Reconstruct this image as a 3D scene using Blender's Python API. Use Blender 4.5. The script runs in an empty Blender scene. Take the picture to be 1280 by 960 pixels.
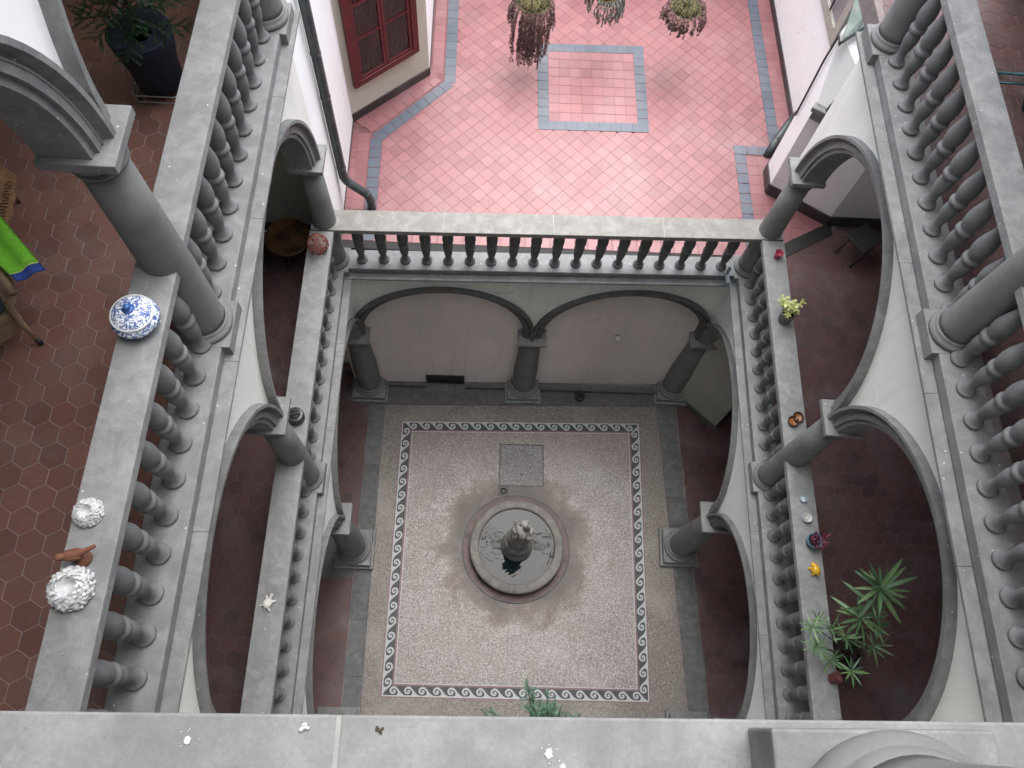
import bpy, math, random
from mathutils import Vector, Matrix, noise
from math import sin, cos, pi, radians, sqrt, atan2
random.seed(7)
rnd = random.random
scene = bpy.context.scene
COL = scene.collection

# ------------------------------------------------------------------ camera, world, sun, exposure
cam_d = bpy.data.cameras.new('camera')
cam_d.sensor_width = 36
cam_d.lens = 964.06 / 1280 * 36
cam_d.clip_start = 0.02
cam_d.clip_end = 500
cam = bpy.data.objects.new('camera', cam_d)
cam.location = (0, 0, 14.4897)
cam.rotation_euler = (0.406576, -0.056948, 0.010546)
COL.objects.link(cam)
scene.camera = cam

SUN_EL, SUN_AZ = radians(76), radians(12)
world = bpy.data.worlds.new('World')
scene.world = world
world.use_nodes = True
wn = world.node_tree.nodes
wl = world.node_tree.links
wn.clear()
w_out = wn.new('ShaderNodeOutputWorld')
w_bg = wn.new('ShaderNodeBackground')
w_sky = wn.new('ShaderNodeTexSky')
w_sky.sky_type = 'NISHITA'
w_sky.sun_disc = False
w_sky.sun_elevation = SUN_EL
w_sky.sun_rotation = SUN_AZ
w_sky.air_density = 1.0
w_sky.dust_density = 4.0
w_sky.ozone_density = 1.0
w_hsv = wn.new('ShaderNodeHueSaturation')       # overcast: the blue of the clear sky is mostly taken out
w_hsv.inputs['Saturation'].default_value = 0.42
w_hsv.inputs['Value'].default_value = 1.25
wl.new(w_sky.outputs[0], w_hsv.inputs['Color'])
wl.new(w_hsv.outputs[0], w_bg.inputs[0])
w_bg.inputs[1].default_value = 0.15
wl.new(w_bg.outputs[0], w_out.inputs[0])

sun_d = bpy.data.lights.new('sun', 'SUN')
sun_d.energy = 0.9
sun_d.angle = radians(75)
sun_d.color = (1.0, 0.97, 0.93)
sun = bpy.data.objects.new('sun', sun_d)
sd = Vector((sin(SUN_AZ) * cos(SUN_EL), cos(SUN_AZ) * cos(SUN_EL), sin(SUN_EL)))
sun.rotation_euler = (-sd).to_track_quat('-Z', 'Y').to_euler()
COL.objects.link(sun)

scene.view_settings.view_transform = 'Standard'
scene.view_settings.look = 'None'
scene.view_settings.gamma = 1
scene.view_settings.exposure = 1.85
scene.cycles.max_bounces = 8
scene.cycles.diffuse_bounces = 5

# ------------------------------------------------------------------ materials
class NT:
    def __init__(self, name):
        self.m = bpy.data.materials.new(name)
        self.m.use_nodes = True
        self.t = self.m.node_tree
        self.t.nodes.clear()
        self.out = self.n('ShaderNodeOutputMaterial')
        self.b = self.n('ShaderNodeBsdfPrincipled')
        self.t.links.new(self.b.outputs[0], self.out.inputs[0])
        self.pos = self.n('ShaderNodeNewGeometry')
    def n(self, typ, **kw):
        nd = self.t.nodes.new(typ)
        for k, v in kw.items():
            setattr(nd, k, v)
        return nd
    def l(self, a, b):
        self.t.links.new(a, b)
    def setc(self, sock, v):
        if isinstance(v, (int, float)):
            sock.default_value = v
        elif isinstance(v, (tuple, list)):
            sock.default_value = tuple(v) + ((1,) if len(v) == 3 and len(sock.default_value) == 4 else ())
        else:
            self.l(v, sock)
    def noise(self, scale, detail=6, rough=.6, dist=0, vec=None):
        nd = self.n('ShaderNodeTexNoise')
        nd.inputs['Scale'].default_value = scale
        nd.inputs['Detail'].default_value = detail
        nd.inputs['Roughness'].default_value = rough
        nd.inputs['Distortion'].default_value = dist
        self.l(vec or self.pos.outputs['Position'], nd.inputs['Vector'])
        return nd.outputs['Fac']
    def voro(self, scale, out='Distance', feature='F1', vec=None):
        nd = self.n('ShaderNodeTexVoronoi', feature=feature)
        nd.inputs['Scale'].default_value = scale
        self.l(vec or self.pos.outputs['Position'], nd.inputs['Vector'])
        return nd.outputs[out]
    def ramp(self, fac, stops):
        nd = self.n('ShaderNodeValToRGB')
        el = nd.color_ramp.elements
        while len(el) < len(stops):
            el.new(0.5)
        for e, (p, c) in zip(el, stops):
            e.position = p
            e.color = (c, c, c, 1) if isinstance(c, (int, float)) else tuple(c) + (1,)
        self.l(fac, nd.inputs[0])
        return nd.outputs[0]
    def mix(self, fac, a, b, mode='MIX'):
        nd = self.n('ShaderNodeMix', data_type='RGBA', blend_type=mode)
        self.setc(nd.inputs[0], fac)
        self.setc(nd.inputs[6], a)
        self.setc(nd.inputs[7], b)
        return nd.outputs[2]
    def math(self, op, a, b=0.0, clamp=False):
        nd = self.n('ShaderNodeMath', operation=op, use_clamp=clamp)
        self.setc(nd.inputs[0], a)
        self.setc(nd.inputs[1], b)
        return nd.outputs[0]
    def tone(self):
        oi = self.n('ShaderNodeObjectInfo')
        return self.math('FRACT', self.math('ADD', oi.outputs['Random'], self.pos.outputs['Random Per Island']))
    def bump(self, h, strength=.3, dist=.01):
        nd = self.n('ShaderNodeBump')
        nd.inputs['Strength'].default_value = strength
        nd.inputs['Distance'].default_value = dist
        self.l(h, nd.inputs['Height'])
        self.l(nd.outputs[0], self.b.inputs['Normal'])
    def fin(self, col, rough=.7, **kw):
        self.setc(self.b.inputs['Base Color'], col)
        self.setc(self.b.inputs['Roughness'], rough)
        for k, v in kw.items():
            self.setc(self.b.inputs[k.replace('_', ' ')], v)
        return self.m

K = .70          # real stone, clay and cloth are much darker than fresh plaster
def dk(*cs):
    return [tuple(x * K for x in c) for c in cs]
def stone_mat(name, c1, c2, c3, specks=True, rough=.75, spec_amt=1.0):
    c1, c2, c3 = dk(c1, c2, c3)
    t = NT(name)
    big = t.noise(1.3, 5, .65, .4)
    mid = t.noise(7, 6, .6, .6)
    fine = t.noise(90, 3, .7)
    col = t.mix(t.ramp(big, [(.35, 0), (.65, 1)]), c1, c2)
    col = t.mix(t.ramp(mid, [(.42, 0), (.68, .9)]), col, tuple(x * 1.08 for x in c3))
    col = t.mix(t.ramp(fine, [(.3, .35), (.7, 0)]), col, tuple(x * .55 for x in c1))
    # long dirty streaks and blotches of soot
    blot = t.ramp(t.noise(2.6, 8, .7, 1.2), [(.47, 0), (.72, .62)])
    col = t.mix(blot, col, tuple(x * .5 for x in c2))
    col = t.mix(t.math('MULTIPLY', t.tone(), .22), col, tuple(x * .62 for x in c1))
    if specks:
        v = t.voro(11)
        pick = t.noise(9, 2, .5)
        sp = t.math('MULTIPLY', t.ramp(v, [(.045, 1), (.085, 0)]), t.ramp(pick, [(.44, 0), (.52, spec_amt)]))
        col = t.mix(sp, col, (.62, .62, .58))
        v2 = t.voro(5.3)
        dkk = t.math('MULTIPLY', t.ramp(v2, [(.03, 1), (.06, 0)]), t.ramp(t.noise(4, 2, .5), [(.5, 0), (.6, .8)]))
        col = t.mix(dkk, col, (.04, .04, .04))
    t.bump(t.math('ADD', t.math('MULTIPLY', t.noise(40, 5, .7), .6), t.math('MULTIPLY', mid, .8)), .35, .006)
    return t.fin(col, rough)

M = {}
M['stone'] = stone_mat('grey sandstone', (.235, .245, .25), (.30, .305, .30), (.37, .375, .37))
M['rail'] = stone_mat('rail sandstone', (.27, .28, .285), (.345, .35, .35), (.43, .435, .43), spec_amt=1.0)
M['ledge'] = stone_mat('ledge sandstone', (.25, .26, .265), (.31, .315, .315), (.37, .375, .375), spec_amt=.6)
M['shaft'] = stone_mat('column sandstone', (.225, .235, .235), (.25, .26, .255), (.285, .29, .285), specks=False)
M['balus'] = stone_mat('baluster sandstone', (.20, .21, .215), (.23, .24, .24), (.28, .285, .285), specks=False)
M['stone_dark'] = stone_mat('dark and shaded sandstone', (.13, .135, .135), (.165, .165, .16), (.21, .21, .205), specks=False)  # dark stone parts; also carries the shade of the far balusters
M['stone_warm'] = stone_mat('far rail sandstone', (.27, .265, .25), (.33, .325, .305), (.43, .42, .40), specks=False)
M['lead'] = stone_mat('lead flashing', (.19, .205, .22), (.26, .275, .29), (.34, .36, .38), specks=True, rough=.5)
M['ground_stone'] = stone_mat('grey paving stone', (.12, .125, .13), (.17, .175, .18), (.23, .235, .24), specks=True, spec_amt=.5)

def plaster(name, c1, c2, stain=.25):
    t = NT(name)
    n1 = t.noise(.9, 6, .6, .3)
    col = t.mix(t.ramp(n1, [(.35, 0), (.7, 1)]), c1, c2)
    mp = t.n('ShaderNodeMapping')
    mp.inputs['Scale'].default_value = (5, 5, .5)
    t.l(t.pos.outputs['Position'], mp.inputs[0])
    st = t.noise(1.6, 7, .7, .5, vec=mp.outputs[0])
    col = t.mix(t.ramp(st, [(.52, 0), (.8, stain)]), col, tuple(x * .55 for x in c2))
    # hairline cracks and old repaired patches
    wob = t.n('ShaderNodeVectorMath', operation='ADD')
    nv = t.n('ShaderNodeTexNoise'); nv.inputs['Scale'].default_value = 2.5; nv.inputs['Detail'].default_value = 5
    t.l(t.pos.outputs['Position'], nv.inputs['Vector'])
    sc = t.n('ShaderNodeVectorMath', operation='SCALE'); sc.inputs['Scale'].default_value = .5
    t.l(nv.outputs['Color'], sc.inputs[0]); t.l(t.pos.outputs['Position'], wob.inputs[0]); t.l(sc.outputs[0], wob.inputs[1])
    ed = t.voro(.9, 'Distance', 'DISTANCE_TO_EDGE', vec=wob.outputs[0])
    ck = t.math('MULTIPLY', t.ramp(ed, [(.0015, .55), (.006, 0)]), t.ramp(t.noise(.8, 2, .5), [(.5, 0), (.58, 1)]))
    col = t.mix(ck, col, tuple(x * .4 for x in c2))
    pt_ = t.ramp(t.noise(.55, 6, .55, 1.4), [(.54, 0), (.56, .5)])
    col = t.mix(pt_, col, tuple(min(1, x * .9 + .02) for x in c1))
    t.bump(t.noise(55, 4, .6), .2, .004)
    return t.fin(col, .9)
M['white'] = plaster('white plaster', (.87, .875, .88), (.82, .825, .83), .18)
M['cream'] = plaster('cream plaster', (.78, .775, .73), (.70, .695, .65), .4)
M['pinkwall'] = plaster('pinkish plaster', (.76, .68, .645), (.68, .61, .58), .35)
M['dim'] = plaster('shade dimmed plaster', (.40, .385, .34), (.34, .33, .29), .4)  # plaster darkened in colour so the loggias stay in shade
M['ochre'] = plaster('pale yellow plaster', (.62, .60, .51), (.54, .52, .44), .45)

def tile_mat(name, a, b, c, rough=.45, bump=.15, wear=.3):
    a, b, c = dk(a, b, c)
    t = NT(name)
    tn = t.tone()
    col = t.ramp(tn, [(0, a), (.5, b), (1, c)])
    n1 = t.noise(3.2, 6, .65, .5)
    col = t.mix(t.ramp(n1, [(.42, 0), (.75, wear)]), col, tuple(x * .6 + .05 for x in a))
    n2 = t.noise(26, 5, .7)
    col = t.mix(t.ramp(n2, [(.35, .3), (.7, 0)]), col, tuple(x * .6 for x in a))
    n3 = t.noise(1.1, 5, .6, .8)
    col = t.mix(t.ramp(n3, [(.5, 0), (.8, .25)]), col, (.3, .28, .28))
    t.bump(t.noise(60, 3, .6), bump, .003)
    return t.fin(col, t.math('ADD', t.math('MULTIPLY', n1, .3), rough - .12))
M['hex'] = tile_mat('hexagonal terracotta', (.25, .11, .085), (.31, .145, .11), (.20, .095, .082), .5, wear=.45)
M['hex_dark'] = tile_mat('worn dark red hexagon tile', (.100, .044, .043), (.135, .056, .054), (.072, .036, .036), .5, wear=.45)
M['pink'] = tile_mat('pink terrace tile', (.315, .130, .140), (.375, .158, .170), (.275, .112, .122), .4, wear=.18)
M['bluetile'] = tile_mat('blue grey tile', (.105, .13, .175), (.125, .15, .195), (.092, .115, .155), .4)
M['redtile'] = tile_mat('red tile', (.17, .045, .04), (.2, .055, .05), (.15, .04, .038), .5)
M['skirt'] = tile_mat('dark slate skirting', (.06, .045, .05), (.075, .06, .062), (.05, .045, .048), .5)

def plain(name, c, rough=.6, n=.25, scale=12, **kw):
    if name != 'white stone': c, = dk(c)
    t = NT(name)
    nn = t.noise(scale, 5, .65, .3)
    col = t.mix(t.ramp(nn, [(.35, 0), (.7, 1)]), c, tuple(min(1, x * (1 - n * 1.3)) for x in c))
    t.bump(t.noise(scale * 6, 3, .6), .12, .003)
    return t.fin(col, rough, **kw)
M['grout'] = plain('lime grout', (.52, .48, .45), .9)
M['grout_dark'] = plain('dark joint', (.30, .25, .24), .9)
M['pinkgrout'] = plain('terrace joint', (.26, .12, .125), .9)
M['mortar'] = plain('pale mortar', (.5, .5, .48), .9)
M['black'] = plain('black iron', (.02, .02, .022), .5)
M['gutter'] = plain('dark gutter', (.018, .018, .02), .7)
M['pipe'] = stone_mat('painted downpipe', (.045, .06, .06), (.07, .085, .085), (.12, .14, .14), specks=False, rough=.4)
M['redpaint'] = plain('dark red window paint', (.17, .018, .022), .4, .3, 8)
M['copper'] = stone_mat('green copper sheet', (.22, .31, .29), (.33, .41, .39), (.46, .52, .50), specks=True, rough=.5)
M['mwhite'] = plain('white marble tesserae', (.56, .59, .61), .6, .2, 60)
M['mdark'] = plain('dark tesserae', (.055, .06, .072), .6, .3, 60)
M['mred'] = plain('red tesserae', (.26, .13, .13), .6, .2, 60)
M['terracotta'] = plain('terracotta clay', (.27, .105, .06), .8)
M['porcelain'] = plain('white porcelain', (.86, .88, .89), .4, .2)
M['wicker'] = None

def terrazzo(name, base, dark, light, stains):
    base, dark, light = dk([x * .92 for x in base], dark, light)
    t = NT(name)
    c = t.voro(78, 'Color')
    sep = t.n('ShaderNodeSeparateColor')
    t.l(c, sep.inputs[0])
    col = t.ramp(sep.outputs[0], [(0, dark), (.22, tuple(x * .75 for x in base)), (.5, base), (.8, tuple(min(1, x * 1.18) for x in base)), (1, light)])
    edge = t.voro(78, 'Distance', 'DISTANCE_TO_EDGE')
    col = t.mix(t.ramp(edge, [(.02, .55), (.1, 0)]), col, tuple(x * .6 for x in base))
    big = t.noise(1.0, 7, .65, .8)
    col = t.mix(t.ramp(big, [(.4, 0), (.72, .45)]), col, (.14, .115, .10))
    big2 = t.noise(.7, 5, .6, .3)
    col = t.mix(t.ramp(big2, [(.5, 0), (.75, .3)]), col, (.45, .43, .42))
    if stains:
        # splash stain, a ring of its own shape round the basin
        vm = t.n('ShaderNodeVectorMath', operation='DISTANCE')
        t.l(t.pos.outputs['Position'], vm.inputs[0])
        vm.inputs[1].default_value = (.87, 2.93, 0)
        d = t.math('ADD', vm.outputs['Value'], t.math('MULTIPLY', t.math('SUBTRACT', t.noise(1.6, 6, .65, .5), .5), 1.5))
        f = t.ramp(t.math('MULTIPLY', d, .4), [(.40, .9), (.50, .66), (.62, 0)])
        col = t.mix(f, col, (.055, .045, .038))
        f2 = t.ramp(t.math('MULTIPLY', d, .4), [(.46, 0), (.51, .35), (.60, 0)])
        col = t.mix(f2, col, (.13, .085, .052))
        # browner towards the far edge of the yard
        sx = t.n('ShaderNodeSeparateXYZ')
        t.l(t.pos.outputs['Position'], sx.inputs[0])
        g = t.ramp(t.math('ADD', t.math('MULTIPLY', sx.outputs[1], .16), t.math('MULTIPLY', t.noise(1.3, 4, .6), .2)), [(.80, 0), (1.0, .6)])
        col = t.mix(g, col, (.16, .12, .10))
    t.bump(t.noise(60, 4, .7), .2, .004)
    return t.fin(col, .55)
M['terrazzo'] = terrazzo('pale terrazzo', (.40, .367, .358), (.07, .06, .06), (.80, .78, .76), True)
M['terrazzo_rim'] = terrazzo('brown border terrazzo', (.26, .235, .21), (.05, .045, .04), (.5, .47, .44), False)
M['terrazzo_hatch'] = terrazzo('grey hatch terrazzo', (.22, .215, .225), (.05, .05, .05), (.55, .55, .56), False)

def leaf_mat(name, a, b, c, rough=.45):
    a, b, c = [tuple(x * .8 for x in q) for q in (a, b, c)]
    t = NT(name)
    col = t.ramp(t.tone(), [(0, a), (.55, b), (1, c)])
    col = t.mix(t.ramp(t.noise(30, 3, .6), [(.4, 0), (.7, .4)]), col, tuple(x * .6 for x in a))
    return t.fin(col, rough)
M['oleander'] = leaf_mat('oleander leaf', (.07, .15, .07), (.12, .24, .095), (.24, .35, .14))
M['lime'] = leaf_mat('lime leaf', (.34, .42, .10), (.48, .52, .16), (.62, .62, .28))
M['purple'] = leaf_mat('crimson leaf', (.17, .02, .05), (.26, .05, .10), (.09, .03, .05))
M['fir'] = leaf_mat('fir needle', (.014, .05, .022), (.025, .085, .035), (.05, .14, .05))
M['juniper'] = leaf_mat('juniper needle', (.05, .14, .09), (.09, .21, .13), (.16, .30, .20))
M['dry'] = leaf_mat('dry red brown sprig', (.10, .045, .05), (.19, .09, .09), (.38, .27, .24), .8)
M['straw'] = leaf_mat('straw stem', (.16, .14, .06), (.26, .22, .11), (.11, .12, .04), .8)
M['drypale'] = leaf_mat('dry pale leaf', (.13, .12, .10), (.26, .25, .22), (.45, .44, .42), .8)
M['bark'] = plain('bark', (.10, .075, .055), .9)
M['soil'] = plain('potting soil', (.03, .022, .018), .95)

# ------------------------------------------------------------------ mesh helpers
class MB:
    def __init__(self):
        self.v = []; self.f = []; self.s = []; self.mi = []
        self.cur = 0
    def add(self, vs, fs, smooth=False):
        o = len(self.v)
        self.v += [tuple(p) for p in vs]
        self.f += [tuple(i + o for i in f) for f in fs]
        self.s += [smooth] * len(fs)
        self.mi += [self.cur] * len(fs)
        return self
    def box(self, x0, x1, y0, y1, z0, z1, rz=0, org=None):
        vs = [(x, y, z) for z in (z0, z1) for x, y in ((x0, y0), (x1, y0), (x1, y1), (x0, y1))]
        if rz or org:
            ox, oy = org or (0, 0)
            c, s = cos(rz), sin(rz)
            vs = [(ox + x * c - y * s, oy + x * s + y * c, z) for x, y, z in vs]
        return self.add(vs, [(3, 2, 1, 0), (4, 5, 6, 7), (0, 1, 5, 4), (1, 2, 6, 5), (2, 3, 7, 6), (3, 0, 4, 7)])
    def obox(self, c, ax, ay, az):
        c = Vector(c); ax = Vector(ax); ay = Vector(ay); az = Vector(az)
        vs = [c + ax * a + ay * b + az * d for d in (-1, 1) for a, b in ((-1, -1), (1, -1), (1, 1), (-1, 1))]
        return self.add(vs, [(3, 2, 1, 0), (4, 5, 6, 7), (0, 1, 5, 4), (1, 2, 6, 5), (2, 3, 7, 6), (3, 0, 4, 7)])
    def prism(self, pts, z0, z1):
        n = len(pts)
        vs = [(x, y, z0) for x, y in pts] + [(x, y, z1) for x, y in pts]
        return self.add(vs, [tuple(range(n))[::-1], tuple(range(n, 2 * n))] + [(i, (i + 1) % n, (i + 1) % n + n, i + n) for i in range(n)])
    def lathe(self, prof, n=24, c=(0, 0, 0), smooth=True, cap=True, ax=None):
        vs = []
        for r, z in prof:
            for i in range(n):
                a = 2 * pi * i / n
                vs.append(Vector((r * cos(a), r * sin(a), z)))
        if ax is not None:
            q = Vector((0, 0, 1)).rotation_difference(Vector(ax).normalized())
            vs = [q @ v for v in vs]
        vs = [v + Vector(c) for v in vs]
        fs = [(j * n + i, j * n + (i + 1) % n, (j + 1) * n + (i + 1) % n, (j + 1) * n + i) for j in range(len(prof) - 1) for i in range(n)]
        self.add(vs, fs, smooth)
        if cap:
            o = len(self.v) - len(vs)
            self.f.append(tuple(o + i for i in range(n))[::-1]); self.s.append(False); self.mi.append(self.cur)
            self.f.append(tuple(o + (len(prof) - 1) * n + i for i in range(n))); self.s.append(False); self.mi.append(self.cur)
        return self
    def tube(self, pts, r, n=8, smooth=True, cap=True):
        pts = [Vector(p) for p in pts]
        rs = r if isinstance(r, (list, tuple)) else [r] * len(pts)
        up = None; vs = []
        for i, p in enumerate(pts):
            d = (pts[min(i + 1, len(pts) - 1)] - pts[max(i - 1, 0)]).normalized()
            if up is None:
                up = Vector((0, 0, 1)) if abs(d.z) < .9 else Vector((1, 0, 0))
            x = d.cross(up).normalized()
            up = x.cross(d).normalized()
            for k in range(n):
                a = 2 * pi * k / n
                vs.append(p + (x * cos(a) + up * sin(a)) * rs[i])
        fs = [(j * n + k, j * n + (k + 1) % n, (j + 1) * n + (k + 1) % n, (j + 1) * n + k) for j in range(len(pts) - 1) for k in range(n)]
        if cap:
            fs += [tuple(range(n))[::-1], tuple((len(pts) - 1) * n + k for k in range(n))]
        return self.add(vs, fs, smooth)
    def ellipsoid(self, c, rx, ry, rz, n=12, m=8, rot=None):
        vs = []
        for j in range(m + 1):
            ph = pi * j / m
            for i in range(n):
                a = 2 * pi * i / n
                v = Vector((rx * sin(ph) * cos(a), ry * sin(ph) * sin(a), -rz * cos(ph)))
                if rot: v = rot @ v
                vs.append(v + Vector(c))
        fs = [(j * n + i, j * n + (i + 1) % n, (j + 1) * n + (i + 1) % n, (j + 1) * n + i) for j in range(m) for i in range(n)]
        return self.add(vs, fs, True)
    def mesh(self, name, *mats):
        me = bpy.data.meshes.new(name)
        me.from_pydata([tuple(v) for v in self.v], [], self.f)
        me.polygons.foreach_set('use_smooth', self.s)
        if len(mats) > 1:
            me.polygons.foreach_set('material_index', self.mi)
        for m in mats:
            me.materials.append(M[m] if isinstance(m, str) else m)
        me.update()
        return me

def link(name, me, parent=None, loc=None, rz=None, bevel=0):
    o = bpy.data.objects.new(name, me)
    COL.objects.link(o)
    if parent: o.parent = parent
    if loc: o.location = loc
    if rz: o.rotation_euler = (0, 0, rz)
    if bevel:
        b = o.modifiers.new('edge', 'BEVEL')
        b.width = bevel; b.segments = 2; b.limit_method = 'ANGLE'; b.angle_limit = radians(40)
    return o
def tag(o, label, cat, group=None):
    o['label'] = label; o['category'] = cat
    if group: o['group'] = group
    return o
def thing(name, label, cat, loc=(0, 0, 0), rz=0, group=None):
    o = bpy.data.objects.new(name, None)
    o.empty_display_size = .2
    COL.objects.link(o)
    o.location = loc; o.rotation_euler = (0, 0, rz)
    return tag(o, label, cat, group)
def struct(name, me, bevel=0):
    o = link(name, me, bevel=bevel); o['kind'] = 'structure'
    return o
def stuffpart(o):
    o['kind'] = 'stuff'; return o

# ------------------------------------------------------------------ plan of the courtyard
Z1, Z2, Z3 = 4.754, 9.0, 13.0
FL, FR = Vector((-2.09, 6.095)), Vector((4.0305, 6.240))
ML, MR = Vector((-2.113, 2.811)), Vector((3.9417, 2.971))
NL, NR = Vector((-2.134, -.24)), Vector((3.853, -.24))
C0, C1, C2 = 2.4865, 6.983, 11.141
R1, R2 = 5.7175, 9.954

class Side:
    def __init__(self, a, b, mid, name):
        self.a = a; self.name = name
        self.s = (b - a).normalized()
        self.t = Vector((-self.s.y, self.s.x))     # towards the yard
        self.rz = atan2(self.s.y, self.s.x)
        self.cols = [0, (mid - a).dot(self.s) if mid else (b - a).length / 2, (b - a).length]
        self.L = self.cols[2]
    def w(self, s, t):
        p = self.a + self.s * s + self.t * t
        return p
# going round so that s x t points up and t looks into the yard
LEFT = Side(FL, NL, ML, 'left')
RIGHT = Side(NR, FR, MR, 'right')
FAR = Side(FR, FL, None, 'far')
NEAR = Side(NL, NR, Vector((.76, -.22)), 'near')

# ------------------------------------------------------------------ columns
def column_meshes(zb, zt, rb, rt, ph, hp, a, lv):
    d = {}
    if lv == 0:
        m = MB(); m.box(-.36, .36, -.36, .36, 0, .09); d['plinth_step'] = m.mesh('plinth_step', 'stone')
        m = MB(); m.box(-.315, .315, -.315, .315, .09, .2); d['plinth'] = m.mesh('plinth', 'stone')
        z0 = .2
        pr = [(.30, 0), (.31, .02), (.312, .04), (.305, .065), (.28, .075), (.265, .08), (.255, .1), (.262, .115), (.258, .13), (rb + .005, .14)]
    else:
        m = MB(); m.box(-ph, ph, -ph, ph, -hp, 0); d['plinth'] = m.mesh('plinth', 'stone')
        z0 = 0
        pr = [(ph - .01, 0), (ph - .002, .012), (ph, .03), (ph - .006, .05), (ph - .022, .062), (rb + .018, .066), (rb + .018, .085), (rb + .004, .1)]
    m = MB(); m.lathe([(r, z + z0) for r, z in pr], 40, cap=True); d['base'] = m.mesh('base', 'shaft')
    zs = z0 + pr[-1][1]
    H = zt - zb
    za = H - .065; ze = za - .09
    m = MB(); m.lathe([(rb + .006, zs), (rb, zs + .05), (rb, zs + H * .3), ((rb * .4 + rt * .6), zs + (ze - zs) * .7), (rt, ze - .05)], 40); d['shaft'] = m.mesh('shaft', 'shaft')
    m = MB(); m.lathe([(rt, ze - .05), (rt + .022, ze - .045), (rt + .024, ze - .025), (rt + .004, ze - .02), (rt + .004, ze), (rt + .025, ze + .01), (a - .03, za - .03), (a - .012, za)], 40); d['capital'] = m.mesh('capital', 'shaft')
    m = MB(); m.box(-a, a, -a, a, za, H); d['abacus'] = m.mesh('abacus', 'stone')
    return d
CM0 = column_meshes(0, C0, .225, .175, .3, .2, .25, 0)
CM1 = column_meshes(Z1, C1, .165, .14, .208, .13, .208, 1)
CM2 = column_meshes(Z2, C2, .165, .14, .208, .13, .208, 2)
CM3 = column_meshes(Z3, Z3 + 2.2, .165, .14, .208, .13, .208, 3)
def column(ms, p, z, rz, label, group):
    t = thing('stone_column', label, 'column', (p[0], p[1], z), rz, group)
    for k, me in ms.items():
        link(k, me, t, bevel=.006 if k in ('plinth', 'abacus', 'plinth_step') else 0)
    return t
G0, G1, G2 = 'ground floor columns of the yard', 'first floor columns', 'second floor columns'
column(CM0, FL, 0, LEFT.rz, 'ground floor column in the far left corner under the arches', G0)
column(CM0, (FL + FR) / 2, 0, FAR.rz, 'ground floor column between the two far arches', G0)
column(CM0, FR, 0, RIGHT.rz, 'ground floor column in the far right corner beside the cream diagonal wall', G0)
column(CM0, ML, 0, LEFT.rz, 'ground floor column left of the fountain', G0)
column(CM0, MR, 0, RIGHT.rz, 'ground floor column right of the fountain', G0)
column(CM0, NL, 0, LEFT.rz, 'ground floor column in the near left corner below the ledge', G0)
column(CM0, NR, 0, RIGHT.rz, 'ground floor column in the near right corner below the ledge', G0)
column(CM1, FL, Z1, LEFT.rz, 'first floor corner column beside the wicker ball', G1)
column(CM1, ML, Z1, LEFT.rz, 'first floor column rising through the left rail beside the black pot', G1)
column(CM1, FR, Z1, RIGHT.rz, 'first floor corner column beside the red glass cup', G1)
column(CM1, MR, Z1, RIGHT.rz, 'first floor column rising through the right rail beside the bronze candle dish', G1)
column(CM1, NL, Z1, LEFT.rz, 'first floor column in the near left corner below the ledge', G1)
column(CM1, NR, Z1, RIGHT.rz, 'first floor column in the near right corner below the ledge', G1)
column(CM2, FL, Z2, LEFT.rz, 'second floor column at the top left by the white wall', G2)
column(CM2, ML, Z2, LEFT.rz, 'large second floor column beside the blue and white jar', G2)
column(CM2, FR, Z2, RIGHT.rz, 'second floor column beside the green copper canopy', G2)
column(CM2, MR, Z2, RIGHT.rz, 'second floor column crossing the rail at the right edge', G2)
column(CM3, (.76, -.222), Z3, 0, 'top floor column standing on the near ledge', 'top floor columns')

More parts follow.
